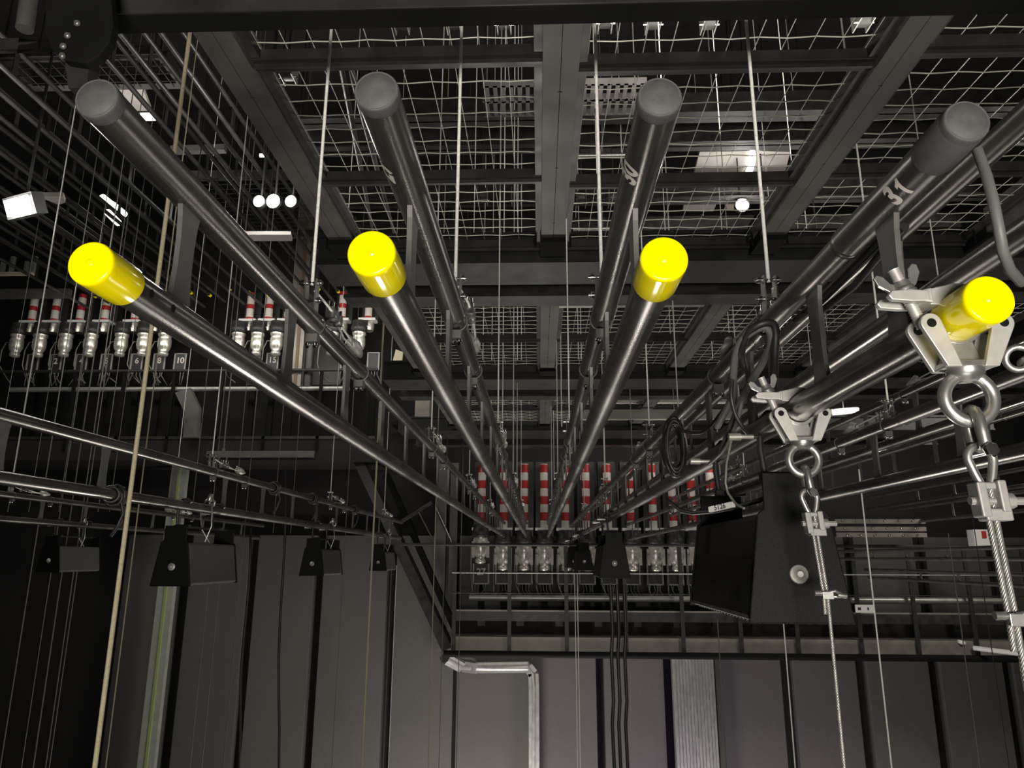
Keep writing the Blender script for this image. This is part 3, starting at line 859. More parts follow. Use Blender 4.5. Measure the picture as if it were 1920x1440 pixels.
# near beam across the top of the picture, with a gusset at its left end
zb_ = 1.04; yb0 = atz(960, 48, zb_).y; yb1 = atz(960, 12, zb_).y
xl = atz(128, 30, zb_).x
o = MB().bb(xl, 1.6, yb1, yb0, zb_, zb_ + 0.09).build('trim_3', 'black', bevel=0.002); struct(o, 'black square beam across the top of the picture')
MB().bb(xl, 1.6, yb1 - 0.004, yb1 - 0.0005, zb_ + 0.001, zb_ + 0.089).build('lit_front_face', 'beam', o)  # thin lighter sheet added to paint light on the beam's front face
t = thing('hanging_bracket', 'black steel gusset hanging at the upper left corner, at the end of the top beam', 'bracket', atz(150, 60, 1.0))
zq = 0.98
def g2(px, py, Y=1.0): return at(px, py, Y)
m = MB()
pl = [(85, -40), (205, -40), (212, 45), (205, 78), (185, 105), (160, 118), (120, 112), (98, 95), (84, 60)]
m.hull([g2(a, b, 1.10) for a, b in pl], [g2(a, b, 1.10) + V((0, 0.02, 0)) for a, b in pl])
m.build('gusset', 'black', t, bevel=0.002)
m = MB(); m.hull([g2(a, b, 1.12) for a, b in ((120, 105), (168, 105), (163, 165), (128, 165))], [g2(a, b, 1.12) + V((0, 0.03, 0)) for a, b in ((120, 105), (168, 105), (163, 165), (128, 165))])
m.build('lug', 'bracket_black', t)
for a, b in ((146, 45), (128, 68), (120, 88), (118, 106)): MB().lathe([(0.006, 0), (0.007, 0.003), (0.004, 0.006)], g2(a, b, 1.098), (0, -1, 0), 8).build('bolt', 'galv', t)
o = MB().tube(at(62, -60, 1.5), at(46, 55, 1.5), 0.02, n=14).build('brace_tube', 'flange'); tag(o, 'short grey sloping tube at the top left corner', 'tube')
o = MB().hull([at(a, b, 3.0) for a, b in ((-5, 88), (70, 86), (69, 99), (-5, 101))], [at(a, b, 3.0) + V((0, 0, 0.05)) for a, b in ((-5, 88), (70, 86), (69, 99), (-5, 101))]).build('steel_flat', 'flange'); tag(o, 'pale steel flat bar at the left edge near the top', 'steel bar')

# ================================================================== LOFT ABOVE THE GRID
def slab(pts, z, th, name, m, label, cat, group=None):
    f = [atz(px, py, z) for px, py in pts]; bk = [p + V((0, 0, th)) for p in f]
    c_ = sum(bk, V()) / len(bk)
    t = thing(name, label, cat, c_, group)
    MB().hull(f, bk).build('glowing_face' if 'glow' in m else 'board', m, t)
    MB().tube((c_.x, c_.y, c_.z), (c_.x, c_.y, 7.4), 0.008, n=5).build('hanger', 'beam_dark', t)
    return t


LP = 'pale panels above the grid'
slab(((1312, 285), (1405, 283), (1395, 332), (1300, 332)), 5.2, 0.06, 'ceiling_panel', 'pale', 'pale panel left of the bright lamp tube above the mesh', 'panel', LP)
slab(((1425, 283), (1482, 285), (1470, 330), (1412, 330)), 5.2, 0.06, 'ceiling_panel', 'pale', 'pale panel right of the bright lamp tube above the mesh', 'panel', LP)
slab(((1345, 190), (1440, 200), (1415, 258), (1330, 255)), 5.0, 0.06, 'ceiling_panel', 'flange', 'large dull grey panel high above the mesh right of batten 30', 'panel', LP)
slab(((1283, 378), (1345, 378), (1338, 396), (1280, 396)), 5.0, 0.06, 'ceiling_panel', 'pale', 'small pale panel above the mesh left of the round bright lamp', 'panel', LP)
slab(((1430, 365), (1460, 365), (1448, 392), (1424, 392)), 5.0, 0.06, 'ceiling_panel', 'pale', 'small pale panel above the mesh right of the round bright lamp', 'panel', LP)
slab(((1362, 378), (1380, 378), (1376, 394), (1362, 394)), 5.0, 0.05, 'ceiling_panel', 'pale_warm', 'tiny yellowish panel beside the round bright lamp', 'panel', LP)
slab(((205, 160), (265, 158), (283, 208), (240, 208)), 5.6, 0.06, 'ceiling_panel', 'pale', 'pale grey panel at the upper left beside the leftmost black cap', 'panel', LP)
slab(((200, 92), (232, 92), (236, 98), (200, 98)), 5.6, 0.06, 'ceiling_panel', 'flange', 'narrow grey panel at the upper left below the top beam', 'panel', LP)
slab(((318, 283), (420, 280), (425, 288), (322, 291)), 5.2, 0.08, 'ceiling_panel', 'flange', 'long dim grey panel between the hemp rope and the thin white rope', 'panel', LP)
slab(((450, 440), (545, 440), (548, 452), (455, 452)), 3.4, 0.04, 'ceiling_panel', 'pale', 'bright strip panel under the three lamps', 'panel', LP)
slab(((70, 368), (118, 368), (122, 380), (110, 384)), 4.0, 0.05, 'ceiling_panel', 'pale', 'pale wedge panel right of the floodlight', 'panel', LP)
o = slab(((1407, 284), (1422, 284), (1409, 331), (1397, 331)), 5.15, 0.04, 'lamp_tube', 'tube_glow', 'glowing lamp tube seen through the mesh at the upper right', 'lamp')
o = slab(((250, 217), (288, 216), (292, 226), (258, 227)), 5.6, 0.04, 'lamp_tube', 'tube_glow', 'short glowing lamp at the upper left below the pale panel', 'lamp')
o = slab(((486, 292), (501, 292), (501, 295), (487, 295)), 4.8, 0.03, 'lamp_tube', 'tube_glow', 'tiny glowing dash of a lamp above the three round lamps', 'lamp')
o = slab(((357, 340), (363, 339), (380, 358), (374, 359)), 4.6, 0.03, 'lamp_tube', 'lamp_glow', 'upper short glowing lamp strip behind the leftmost upper tube', 'lamp')
o = slab(((381, 368), (388, 367), (421, 405), (414, 408)), 4.6, 0.03, 'lamp_tube', 'lamp_glow', 'longer glowing lamp strip behind the leftmost upper tube', 'lamp')
for a, z, b in (((192, 370), 4.9, (208, 383)), ((211, 384), 4.9, (233, 402)), ((202, 398), 4.9, (222, 418))):
    p0 = atz(*a, z); p1 = atz(*b, z)
    t = thing('lamp_tube', 'x', 'lamp', p1); MB().tube(p0, p1, 0.05, n=10).build('glowing_face', 'tube_glow', t); c_ = (p0 + p1) / 2
    MB().tube((c_.x, c_.y, c_.z + 0.04), (c_.x, c_.y, 7.4), 0.008, n=5).build('hanger', 'beam_dark', t)
    tag(t, 'short glowing lamp tube between the raised battens, %s' % {(192, 370): 'upper', (211, 384): 'middle', (202, 398): 'lower'}[a], 'lamp', 'lamp tubes between the raised battens')
for i, (pa, pb, z, lb) in enumerate((((425, 448), (560, 335), 5.1, 'behind the three round lamps'), ((60, 168), (300, 108), 5.3, 'at the upper left above the leftmost black cap'))):
    a_ = atz(pa[0], pa[1], z); b_ = atz(pb[0], pb[1], z)
    x0, x1 = sorted((a_.x, b_.x)); y0, y1 = sorted((a_.y, b_.y))
    t = thing('mesh_panel', 'dim steel mesh panel high up ' + lb, 'mesh panel', ((x0 + x1) / 2, (y0 + y1) / 2, z), 'wire mesh panels of the loft')
    m = MB(); q = y0
    while q <= y1: m.path([(x0, q, z), (x1, q, z)], 0.006, 4); q += 0.13
    q = x0
    while q <= x1: m.path([(q, y0, z), (q, y1, z)], 0.006, 4); q += 0.13
    m.build('wire_mesh', 'tube_shaded', t)  # shaded steel colour keeps these wires dim under the lamps
    f = MB()
    for q in (y0, y1): f.bb(x0, x1, q - 0.05, q + 0.05, z + 0.01, z + 0.12)
    for q in (x0, x1): f.bb(q - 0.04, q + 0.04, y0 + 0.05, y1 - 0.05, z + 0.01, z + 0.12)
    f.build('frame', 'beam', t)
    for u in (x0, x1):
        for v in (y0, y1): MB().tube((u, v, z + 0.1), (u, v, 7.4), 0.012, n=6).build('hanger', 'beam_dark', t)
# beams, trays and sheave blocks of the loft
for k, (px, py, z, lb) in enumerate(((1010, 215, 4.6, 'nearest'), (1010, 270, 4.6, 'second'), (1010, 374, 4.6, 'third'), (1010, 440, 4.4, 'fourth'))):
    p = atz(px, py, z); m = MB()
    m.bb(-3, 8, p.y, p.y + 0.2, z, z + 0.02); m.bb(-3, 8, p.y + 0.09, p.y + 0.11, z, z + 0.3)
    o = m.build('trim_4', 'beam'); struct(o, 'dark loft beam across the grid')
for k, (px, py, lb) in enumerate(((1230, 290, 'upper'), (1230, 428, 'lower'))):
    p = atz(px, py, 4.3); q = atz(px + 0, py, 4.3)
    o = MB().tube((atz(1075, py, 4.3).x, p.y, 4.3), (atz(1200 if k == 0 else 1200, py, 4.3).x, p.y, 4.3), 0.03, n=12).tube((atz(1130, py, 4.3).x, p.y, 4.32), (atz(1130, py, 4.3).x, p.y, 7.4), 0.008, n=6).build('pipe', 'galv')
    tag(o, 'shiny horizontal pipe above the mesh right of the centre beam, %s one' % lb, 'pipe')
for k, (py, lb) in enumerate(((163, 'upper'), (191, 'lower'))):
    p0 = atz(905, py, 3.6); p1 = atz(1212, py, 3.6); m = MB()
    m.bb(p0.x, p1.x, p0.y, p0.y + 0.012, 3.6, 3.66); m.bb(p0.x, p1.x, p0.y + 0.2, p0.y + 0.212, 3.6, 3.66)
    n = 20
    for i in range(n):
        xx = p0.x + (p1.x - p0.x) * (i + 0.5) / n; m.bb(xx - 0.016, xx + 0.016, p0.y, p0.y + 0.2, 3.6, 3.606)
    tag(m.build('cable_tray', 'flange'), 'ladder cable tray above the mesh behind the centre beam, %s one' % lb, 'cable tray', 'cable trays')
SB = None
for i, (px, py) in enumerate(((752, 52), (850, 52), (945, 52), (1135, 50), (1225, 52), (905, 380), (968, 380), (1090, 385), (1150, 385), (1330, 52), (1620, 48), (1440, 460), (540, 150))):
    p = atz(px, py, 3.9)
    lb = 'small steel pulley block above the wire mesh, ' + ('%s in the row under the top beam' % ORD[[0, 1, 3, 4, 5].index(i)] if i in (0, 1, 3, 4, 5) else 'nearest the numbered 30 batten' if i == 9 else 'number %s' % ORD[i]) 
    if SB is None:
        SB = thing('pulley_block', lb, 'pulley', p, 'pulley blocks above the grid')
        for s in (-1, 1): MB().bb(p.x + s * 0.05 - 0.004, p.x + s * 0.05 + 0.004, p.y - 0.08, p.y + 0.08, p.z, p.z + 0.16).build('cheek', 'galv', SB)
        MB().tube((p.x - 0.04, p.y, p.z + 0.09), (p.x + 0.04, p.y, p.z + 0.09), 0.085, n=16).build('sheave', 'motor_dark', SB)
        MB().tube((p.x - 0.075, p.y, p.z + 0.03), (p.x + 0.075, p.y, p.z + 0.03), 0.012, n=8).build('axle', 'chrome', SB)
        MB().tube((p.x, p.y, p.z + 0.17), (p.x, p.y, 7.4), 0.012, n=6).build('hanger', 'beam', SB)
    else: dup(SB, p, lb)
o = MB().tube(at(1120, 752, 8.6), at(1400, 752, 8.6), 0.035, n=12).build('pipe', 'galv'); tag(o, 'shiny horizontal pipe far under the grid behind batten 30', 'pipe')
p0 = at(1085, 768, 8.3); p1 = at(1480, 785, 8.3)
o = MB().bb(p0.x, p1.x, 8.3, 8.35, p1.z, p0.z).build('fascia_board', 'pale'); tag(o, 'pale flat board far under the grid behind batten 30', 'board')
slab(((1525, 648), (1605, 648), (1590, 682), (1500, 682)), 2.1, 0.03, 'ceiling_panel', 'pale', 'grey panel under the upper tube of batten 31 beside the spacers', 'panel', LP)
# vertical ducts, rods and the column left of the grid
cp = at(561, 560, 11.95); w = 0.14; CY = 11.95; cz = at(561, 724, 11.95).z
t = thing('trim_5', 'steel column lit by the three lamps', 'column', (cp.x, cp.y, 0), None); t['kind'] = 'structure'
m = MB(); m.bb(cp.x - w, cp.x + w, CY, CY + 0.02, cz, 7.3); m.bb(cp.x - 0.01, cp.x + 0.01, CY + 0.02, CY + 0.18, cz, 7.3); m.bb(cp.x - w, cp.x + w, CY + 0.18, CY + 0.2, cz, 7.3)
m.build('profile', 'column', t)
MB().bb(cp.x + 0.02, cp.x + 0.07, CY - 0.02, CY, cz, 7.3).build('cover_strip', 'brown', t)
m = MB(); m.tube((cp.x + 0.24, CY + 0.08, cz), (cp.x + 0.24, CY + 0.08, 7.3), 0.075, n=14)
tag(m.build('drain_pipe', 'motor_dark'), 'dark round pipe just right of the column lit by the three lamps', 'pipe')
for k, (px, Y, m_, r) in enumerate(((722, 9.5, 'rope_dim', 0.012), (700, 8.2, 'rope_dim', 0.010), (688, 7.4, 'conduit', 0.012))):
    pass
for px0, py0, px1, py1, z0, z1 in ((640, 120, 700, 440, 2.6, 4.4), (655, 120, 745, 460, 2.6, 4.4), (735, 330, 780, 450, 2.4, 3.4)):
    o = MB().tube(atz(px0, py0, z0), atz(px1, py1, z1), 0.02, n=8).build('tension_rod', 'flange'); tag(o, 'thin sloping rod above the mesh left of the centre beam, %s one' % {640: 'leftmost', 655: 'middle', 735: 'rightmost'}[px0], 'rod', 'sloping rods above the grid')

# lamps ------------------------------------------------------------
fl = at(33, 386, 6.0)
t = thing('floodlight', 'very bright floodlight at the left edge', 'lamp', fl)
R_ = Matrix.Rotation(math.radians(-20), 3, 'Z') @ Matrix.Rotation(math.radians(25), 3, 'X')
MB().box(fl + R_ @ V((0, 0.075, 0)), (0.40, 0.12, 0.20), R_).build('housing', 'motor_dark', t)
MB().tube(fl + V((0, 0.09, 0.1)), fl + V((0, 0.09, 7.4 - fl.z)), 0.014, n=8).build('hanger', 'beam_dark', t)
MB().box(fl, (0.33, 0.012, 0.15), R_).build('lens', 'lamp_glow', t)
point('floodlight_bulb', fl + R_ @ V((0, -0.14, -0.05)), 90, 0.10)
for i, px in enumerate((485, 512, 545)):
    p = at(px, 377, 6.6)
    lb = 'bright round lamp, %s of the three in a row' % ('left', 'middle', 'right')[i]
    t = thing('spot_lamp', lb, 'lamp', p, 'row of three round lamps')
    MB().lathe([(0.03, 0.12), (0.058, 0.07), (0.063, 0.0)], p, (0.1, 1, 0.15), 18).build('housing', 'motor_dark', t)
    MB().tube(p + V((0.005, 0.05, 0.05)), (p.x, p.y + 0.05, 7.4), 0.010, n=8).build('hanger', 'beam_dark', t)
    MB().lathe([(0.056 if i != 1 else 0.072, 0.0), (0.04, -0.02), (0.01, -0.03)], p, (0.1, 1, 0.15), 20).build('lens', 'lamp_glow', t)
    point('spot_bulb', p + V((-0.03, -0.14, -0.03)), 16, 0.06)
for i, (x0_, x1_, py) in enumerate(((1372, 1403, 776), (1560, 1610, 771))):
    a_ = at(x0_, py + 3, 10.8); b_ = at(x1_, py - 2, 10.8); c_ = (a_ + b_) / 2
    t = thing('strip_lamp', 'glowing strip lamp far behind the right battens, %s one' % ('left', 'right')[i], 'lamp', c_)
    MB().bar(a_, b_, 0.03, 0.075, (0, 0, 1)).build('glowing_face', ('tube_glow', 'dim_glow')[i], t)
    MB().bar(a_ + V((0, 0.05, 0.01)), b_ + V((0, 0.05, 0.01)), 0.06, 0.10, (0, 0, 1)).build('housing', 'beam', t)
    MB().tube(c_ + V((0, 0.06, 0.05)), (c_.x, c_.y + 0.06, 7.4), 0.010, n=6).build('hanger', 'beam_dark', t)
    point('strip_bulb', c_ + V((0, -0.18, -0.03)), 60, 0.10)
p = at(1392, 384, 8.6)
t = thing('spot_lamp', 'round bright lamp seen through the mesh right of batten 30', 'lamp', p)
MB().lathe([(0.05, 0.16), (0.085, 0.10), (0.09, 0.0)], p, (0, 1, 0.2), 18).build('housing', 'motor_dark', t)
MB().tube(p + V((0, 0.08, 0.06)), (p.x, p.y + 0.08, 7.4), 0.010, n=8).build('hanger', 'beam_dark', t)
MB().lathe([(0.075, 0.0), (0.05, -0.03), (0.01, -0.045)], p, (0, 1, 0.2), 18).build('lens', 'lamp_glow', t)
point('spot_bulb', p + V((0, -0.15, -0.03)), 30, 0.06)


# ================================================================== GALLERIES WITH WINCHES
YGF = 11.9
def gz(py, Y=YGF): return at(960, py, Y).z
xs = at(702, 830, YGF).x
# upper gallery left
t = thing('trim_6', 'upper gallery floor on the left', 'gallery', (-6, YGF, gz(850)), None); t['kind'] = 'structure'
MB().bb(-11, xs, YGF + 0.02, YW, gz(862), gz(822)).build('slab', 'wall_black', t)
MB().bb(-11, xs, YGF, YGF + 0.02, gz(822), gz(817)).build('edge_angle', 'beam', t)
MB().bb(at(390, 850, YGF).x, at(590, 850, YGF).x, YGF - 0.06, YGF, gz(858), gz(846)).build('edge_plate', 'flange', t)
t = thing('guard_rail', 'black guard rail of the upper left gallery below the winch numbers', 'railing', (-6, YGF, gz(820)))
MB().tube((-10.9, YGF, gz(692)), (xs, YGF, gz(692)), 0.028, n=10).build('handrail', 'bracket_black', t)
for px in (-60, 135, 228, 322, 413, 500, 600, 690):
    xx = at(px, 740, YGF).x; MB().bb(xx - 0.025, xx + 0.025, YGF, YGF + 0.04, gz(845), gz(692)).build('post', 'black', t)
o = MB().tube((at(20, 727, 11.99).x, 11.99, gz(727, 11.99)), (at(655, 727, 11.99).x, 11.99, gz(727, 11.99)), 0.042, n=14).build('conduit_pipe', 'conduit'); tag(o, 'long galvanised pipe under the winches of the upper left gallery', 'pipe')
o = MB().bb(at(-40, 540, 11.6).x, at(130, 540, 11.6).x, 11.6, 11.7, gz(549, 11.6), gz(533, 11.6)).build('steel_channel', 'flange'); tag(o, 'grey steel channel behind the leftmost yellow cap', 'steel bar')
for k, px in enumerate((5, 22, 50, 63)):
    xx = at(px, 490, 11.5).x
    o = MB().bb(xx - 0.03, xx + 0.03, 11.5, 11.56, gz(502, 11.5), gz(470 if k % 2 else 480, 11.5)).build('wall_post', 'conduit'); tag(o, 'short pale upright beside the leftmost yellow cap, %s from the left' % ORD[k], 'post', 'short uprights at the left edge')
o = MB().bb(at(-20, 504, 11.5).x, at(62, 504, 11.5).x, 11.48, 11.56, gz(506, 11.5), gz(501, 11.5)).build('rail', 'pale_warm'); tag(o, 'pinkish thin rail at the left edge beside the leftmost yellow cap', 'rail')
# pale angled duct below the upper gallery, and the pale green light strip
q = [(328, 736), (356, 727), (373, 764), (370, 820), (343, 820), (346, 774)]
m = MB().hull([at(a, b, 11.75) for a, b in q], [at(a, b, 11.75) + V((0, 0.1, 0)) for a, b in q])
tag(m.build('vent_duct', 'flange'), 'bent pale grey duct under the upper left gallery', 'duct')
pt = at(335, 890, 12.6); pb = at(286, 1440, 12.6)
t = thing('light_strip', 'pale grey vertical strip with a green stripe standing before the wall panels', 'strip', (pt.x, 12.6, -9))
MB().bb(pt.x - 0.14, pt.x + 0.14, 12.6, 12.7, -8.9, gz(875, 12.6)).build('cover', 'lightstrip', t)
MB().bb(pt.x - 0.012, pt.x + 0.03, 12.585, 12.6, -8.9, gz(875, 12.6)).build('stripe', 'green_wire', t)


def winch(label, x, y, zboard, num, seed, tall, group):
    """a lifting winch: striped post, plate, motor and numbered board; zboard is the centre height of the board"""
    rnd = random.Random(seed)
    t = thing('winch', label, 'winch', (x, y, zboard - 0.15), group)
    b = MB(); bw = 0.125 if tall else 0.10
    zfl = lz(1196) if tall else gz(822)
    MB().bb(x - 0.05, x + 0.05, y + 0.065, y + 0.12, zfl, zboard + 0.12).bb(x - 0.09, x + 0.09, y + 0.05, y + 0.14, zfl, zfl + 0.02).build('stand', 'black', t)
    b.bb(x - bw, x + bw, y, y + 0.06, zboard - 0.155, zboard + 0.155); bo = b.build('number_board', 'board', t)
    e = MB()
    for s in (-1, 1): e.bb(x + s * bw - 0.012, x + s * bw + 0.012, y - 0.012, y, zboard - 0.165, zboard + 0.165)
    if tall: e.bb(x - bw, x + bw, y - 0.012, y, zboard - 0.165, zboard - 0.145)
    e.bb(x - bw, x + bw, y - 0.012, y, zboard + 0.150, zboard + 0.165) if not tall else None
    e.build('edge', 'board_edge', bo)
    if num: write('number', num, 0.15, (x - 0.0, y - 0.004, zboard + 0.03), (1, 0, 0), (0, 0, 1), 'white', bo)
    mx = x - (0.0 if tall else 0.24); my = y - 0.16
    zm = zboard + (0.05 if tall else 0.06) + (0.11 if tall and num else 0.0)
    mo = MB()
    mo.lathe([(0.04, 0.0), (0.085, 0.02), (0.085, 0.07), (0.07, 0.09), (0.10, 0.14), (0.115, 0.2), (0.115, 0.30), (0.10, 0.36), (0.12, 0.38), (0.12, 0.42)], (mx, my, zm), (0, 0, 1), 16)
    mm = mo.build('motor', 'motor', t)
    if tall:
        c = MB()
        for s in (-1, 1): c.bar((mx + s * 0.12, my - 0.02, zm + 0.10), (mx + s * 0.12, my - 0.02, zm + 0.36), 0.045, 0.05)
        c.bar((mx - 0.12, my - 0.02, zm + 0.37), (mx + 0.12, my - 0.02, zm + 0.37), 0.05, 0.05, (0, 1, 0))
        c.build('clamp_frame', 'board_edge', mm)
    fl_ = MB()
    fl_.lathe([(0.12, 0), (0.145, 0.02), (0.145, 0.10), (0.13, 0.12), (0.13, 0.2)], (mx, my, zm + 0.43), (0, 0, 1), 18)
    fl_.bb(mx - 0.10, mx + 0.15, my + 0.0, my + 0.16, zm + 0.55, zm + 0.66)
    fl_.build('gear_flange', 'motor_dark', t)
    zp = zboard + (0.70 if tall else 0.72)
    px_ = x + (0.0 if tall else -0.12)
    MB().bb(px_ - 0.15, px_ + 0.15, y - 0.16, y + 0.05, zp, zp + 0.045).build('plate', 'white_plate', t)
    MB().lathe([(0.10, 0), (0.11, 0.05), (0.11, 0.16)], (px_, y - 0.05, zp - 0.17), (0, 0, 1), 14).build('neck', 'motor', t)
    H = 1.06 if tall else 0.52
    po = MB().tube((px_, y - 0.05, zp + 0.045), (px_, y - 0.05, zp + 0.045 + H), 0.066, n=18).build('striped_post', 'white', t)
    band = 0.1325 if tall else 0.11
    zz = zp + 0.045 + (band * 0.9 if tall else 0.0)
    k = 0
    if tall: bs = [(zz + 2 * band * q, band) for q in range(4)]
    else: bs = [(zz + q, hh) for q, hh in ((0.0, 0.05), (0.21, 0.085), (0.45, 0.07))]
    for q, hh in bs: MB().tube((px_, y - 0.05, q), (px_, y - 0.05, min(q + hh, zp + 0.045 + H)), 0.0675, n=18).build('red_band', 'red', po)
    MB().bb(px_ - 0.14, px_ + 0.155, y + 0.06, y + 0.25, zp + 0.05, zp + H + 0.1).build('back_housing', 'motor_dark', t)
    cb = MB()
    cb.path([(mx - 0.09, my - 0.03, zm + 0.27), (mx - 0.15, my - 0.05, zm + 0.27), (mx - (0.15 if tall else 0.21), my - 0.05, zm + 0.12), (mx - (0.15 if tall else 0.22), my - 0.04, zm - 0.15), (mx - 0.12 + rnd.uniform(-.05, .05), my, zboard - 0.30), (mx + 0.02, my, zboard - 0.42)], 0.011, 6)
    for s in (-0.08, -0.03, 0.03, 0.08):
        cb.path([(x + s, y, zboard - 0.15), (x + s + rnd.uniform(-.03, .03), y - 0.02, zboard - 0.25), (x + s + rnd.uniform(-.12, .12), y + 0.02, zboard - 0.42)], 0.009, 5)
    cb.build('cable', 'rope_dim', t)
    return t


YL = 11.7
def lz(py, Y=YL): return at(1080, py, Y).z
zbU = gz(676, 12.2)
GW1 = 'winches of the upper left gallery'
for i, (px, num) in enumerate(((62, '1'), (105, '2'), (153, '4'), (200, '5'), (257, '6'), (299, '8'), (338, '10'), (475, '13'), (511, '15'), (547, '17'))):
    winch('winch with red and white post on the upper gallery, board numbered %s' % num, at(px, 676, 12.2).x, 12.2, zbU, num, i, False, GW1)
winch('upper gallery winch with red topped post behind the leftmost near batten', at(650, 676, 12.2).x, 12.2, zbU, None, 31, False, GW1)
winch('rightmost winch of the upper left gallery, with a wide grey housing', at(700, 676, 12.2).x, 12.2, zbU, None, 32, False, GW1)
o = MB().bb(at(568, 690, 12.35).x, at(640, 690, 12.35).x, 12.35, 12.4, gz(720, 12.35), gz(625, 12.35)).build('cover_panel', 'panel'); tag(o, 'dark grey cover panel behind the leftmost near batten on the upper gallery', 'panel')
o = MB().hull([at(a, b, 12.1) for a, b in ((732, 694), (742, 655), (756, 660), (752, 696))], [at(a, b, 12.15) for a, b in ((732, 694), (742, 655), (756, 660), (752, 696))]).build('sign_plate', 'pale_warm'); tag(o, 'small yellowish plate leaning at the end of the upper left gallery', 'plate')
o = MB().bb(at(735, 770, 12.2).x, at(806, 770, 12.2).x, 12.2, YW, gz(796, 12.2), gz(790, 12.2)).build('shelf_bracket', 'black'); tag(o, 'thin black shelf behind the near battens left of the centre', 'shelf')
o = MB().bb(at(778, 770, 12.3).x, at(805, 770, 12.3).x, 12.3, 12.5, gz(789.6, 12.2), gz(745, 12.3)).build('cabinet', 'column'); tag(o, 'small pale grey cabinet on the thin black shelf', 'cabinet')

# lower gallery right
xg0 = at(845, 1200, 11.7).x
YL = 11.7
def lz(py, Y=YL): return at(1080, py, Y).z
t = thing('trim_7', 'lower gallery floor on the right', 'gallery', (4, YL, lz(1210)), None); t['kind'] = 'structure'
MB().bb(xg0, 11, YL + 0.04, YW, lz(1222), lz(1196)).build('slab', 'column', t)
MB().bb(xg0, 11, YL + 0.5, YW, lz(1196), lz(1166)).build('void', 'wall_black', t)
MB().bb(xg0 + 0.05, 11, YL + 0.06, YL + 0.08, lz(1166), lz(1148)).build('toe_board', 'beam', t)
MB().bb(xg0, 11, YL + 0.06, YL + 0.09, lz(1148), lz(1145)).build('edge_angle', 'column', t)
m = MB()
for i in range(13):
    xx = xg0 + 0.45 + i * 0.62; m.bb(xx - 0.06, xx + 0.06, YL + 0.3, YL + 0.4, lz(1178), lz(1162))
m.build('clip', 'beam', t)
MB().tube((xg0 - 0.1, YL, lz(1228)), (11, YL, lz(1228)), 0.05, n=12).build('lower_tube', 'black', t)
t = thing('guard_rail', 'black guard rail of the lower right gallery before the striped posts', 'railing', (4, YL, lz(1200)))
for py, r, m_ in ((1022, 0.024, 'bracket_black'), (1075, 0.010, 'conduit'), (1113, 0.008, 'bracket_black')):
    MB().tube((at(752, py, YL).x if py == 1022 else xg0, YL, lz(py)), (10.8, YL, lz(py)), r, n=8).build('handrail' if py == 1022 else 'cable_rail', m_, t)
for px in (852, 955, 1062, 1172, 1278, 1385, 1490, 1607, 1712, 1820, 1930):
    xx = at(px, 1120, YL).x; MB().bb(xx - 0.03, xx + 0.03, YL, YL + 0.03, lz(1222), lz(1022)).build('post', 'bracket_black', t)
o = MB().tube((at(880, 1122, 11.88).x, 11.88, lz(1122, 11.88)), (at(1900, 1122, 11.88).x, 11.88, lz(1122, 11.88)), 0.05, n=14).build('conduit_pipe', 'conduit'); tag(o, 'long galvanised pipe under the winches of the lower gallery', 'pipe')
zbL = lz(1077, 12.2)
GW2 = 'winches of the lower gallery'
pos = ['leftmost of the lower gallery, with the board numbered 27', 'second from the left end of the lower gallery', 'third from the left end of the lower gallery', 'fourth from the left end of the lower gallery',
       'fifth on the lower gallery, left of the small loudspeakers', 'behind the small loudspeakers of the lower gallery', 'left behind the second loudspeaker', 'right behind the second loudspeaker',
       'just right of the second loudspeaker', 'second right of the second loudspeaker', 'left of the big loudspeaker', 'half behind the big loudspeaker']
for i, px in enumerate((902, 944, 983, 1021, 1061, 1101, 1142, 1185, 1228, 1266, 1303, 1340)):
    winch('winch with tall striped post, ' + pos[i], at(px, 1077, 12.2).x, 12.2, zbL, '27' if i == 0 else None, 50 + i, True, GW2)

# sloping stair beam and struts between the galleries
def slope(name, p0, p1, w, h, m, label, cat='beam', group=None):
    o = MB().bar(p0, p1, w, h, (0, 1, 0)).build(name, m); return tag(o, label, cat, group)
slope('stair_beam', at(668, 850, 12.4), at(842, 1218, 11.9), 0.16, 0.34, 'beam', 'wide dark sloping beam running down to the lower gallery end')
slope('stair_beam', at(725, 890, 12.8), at(858, 1190, 12.6), 0.10, 0.12, 'black', 'thinner black sloping beam right of the wide one')
o = MB().tube(at(816, 950, 12.2), at(848, 1020, 12.2), 0.022, n=8).build('stair_rail', 'chrome'); tag(o, 'short shiny sloping handrail above the lower gallery left end', 'handrail')
o = MB().tube(at(785, 960, 12.3), at(817, 1022, 12.3), 0.010, n=8).build('stair_rail', 'rope_dim'); tag(o, 'thin sloping rail left of the shiny sloping handrail', 'handrail')
o = MB().tube(at(752, 978, 12.5), at(810, 942, 12.5), 0.04, n=8).build('strut', 'bracket_black'); tag(o, 'short black strut crossing between the sloping beams', 'strut')
for px, w_, m_, lb in ((828, 0.09, 'flange', 'left'), (851, 0.07, 'flange', 'right')):
    p = at(px, 950, 12.95)
    o = MB().bb(p.x - w_, p.x + w_, 12.95, 13.05, lz(1225, 12.95), gz(868, 12.95)).build('riser_duct', m_); tag(o, 'dim vertical riser duct at the left end of the lower gallery, %s one' % lb, 'duct', 'riser ducts')

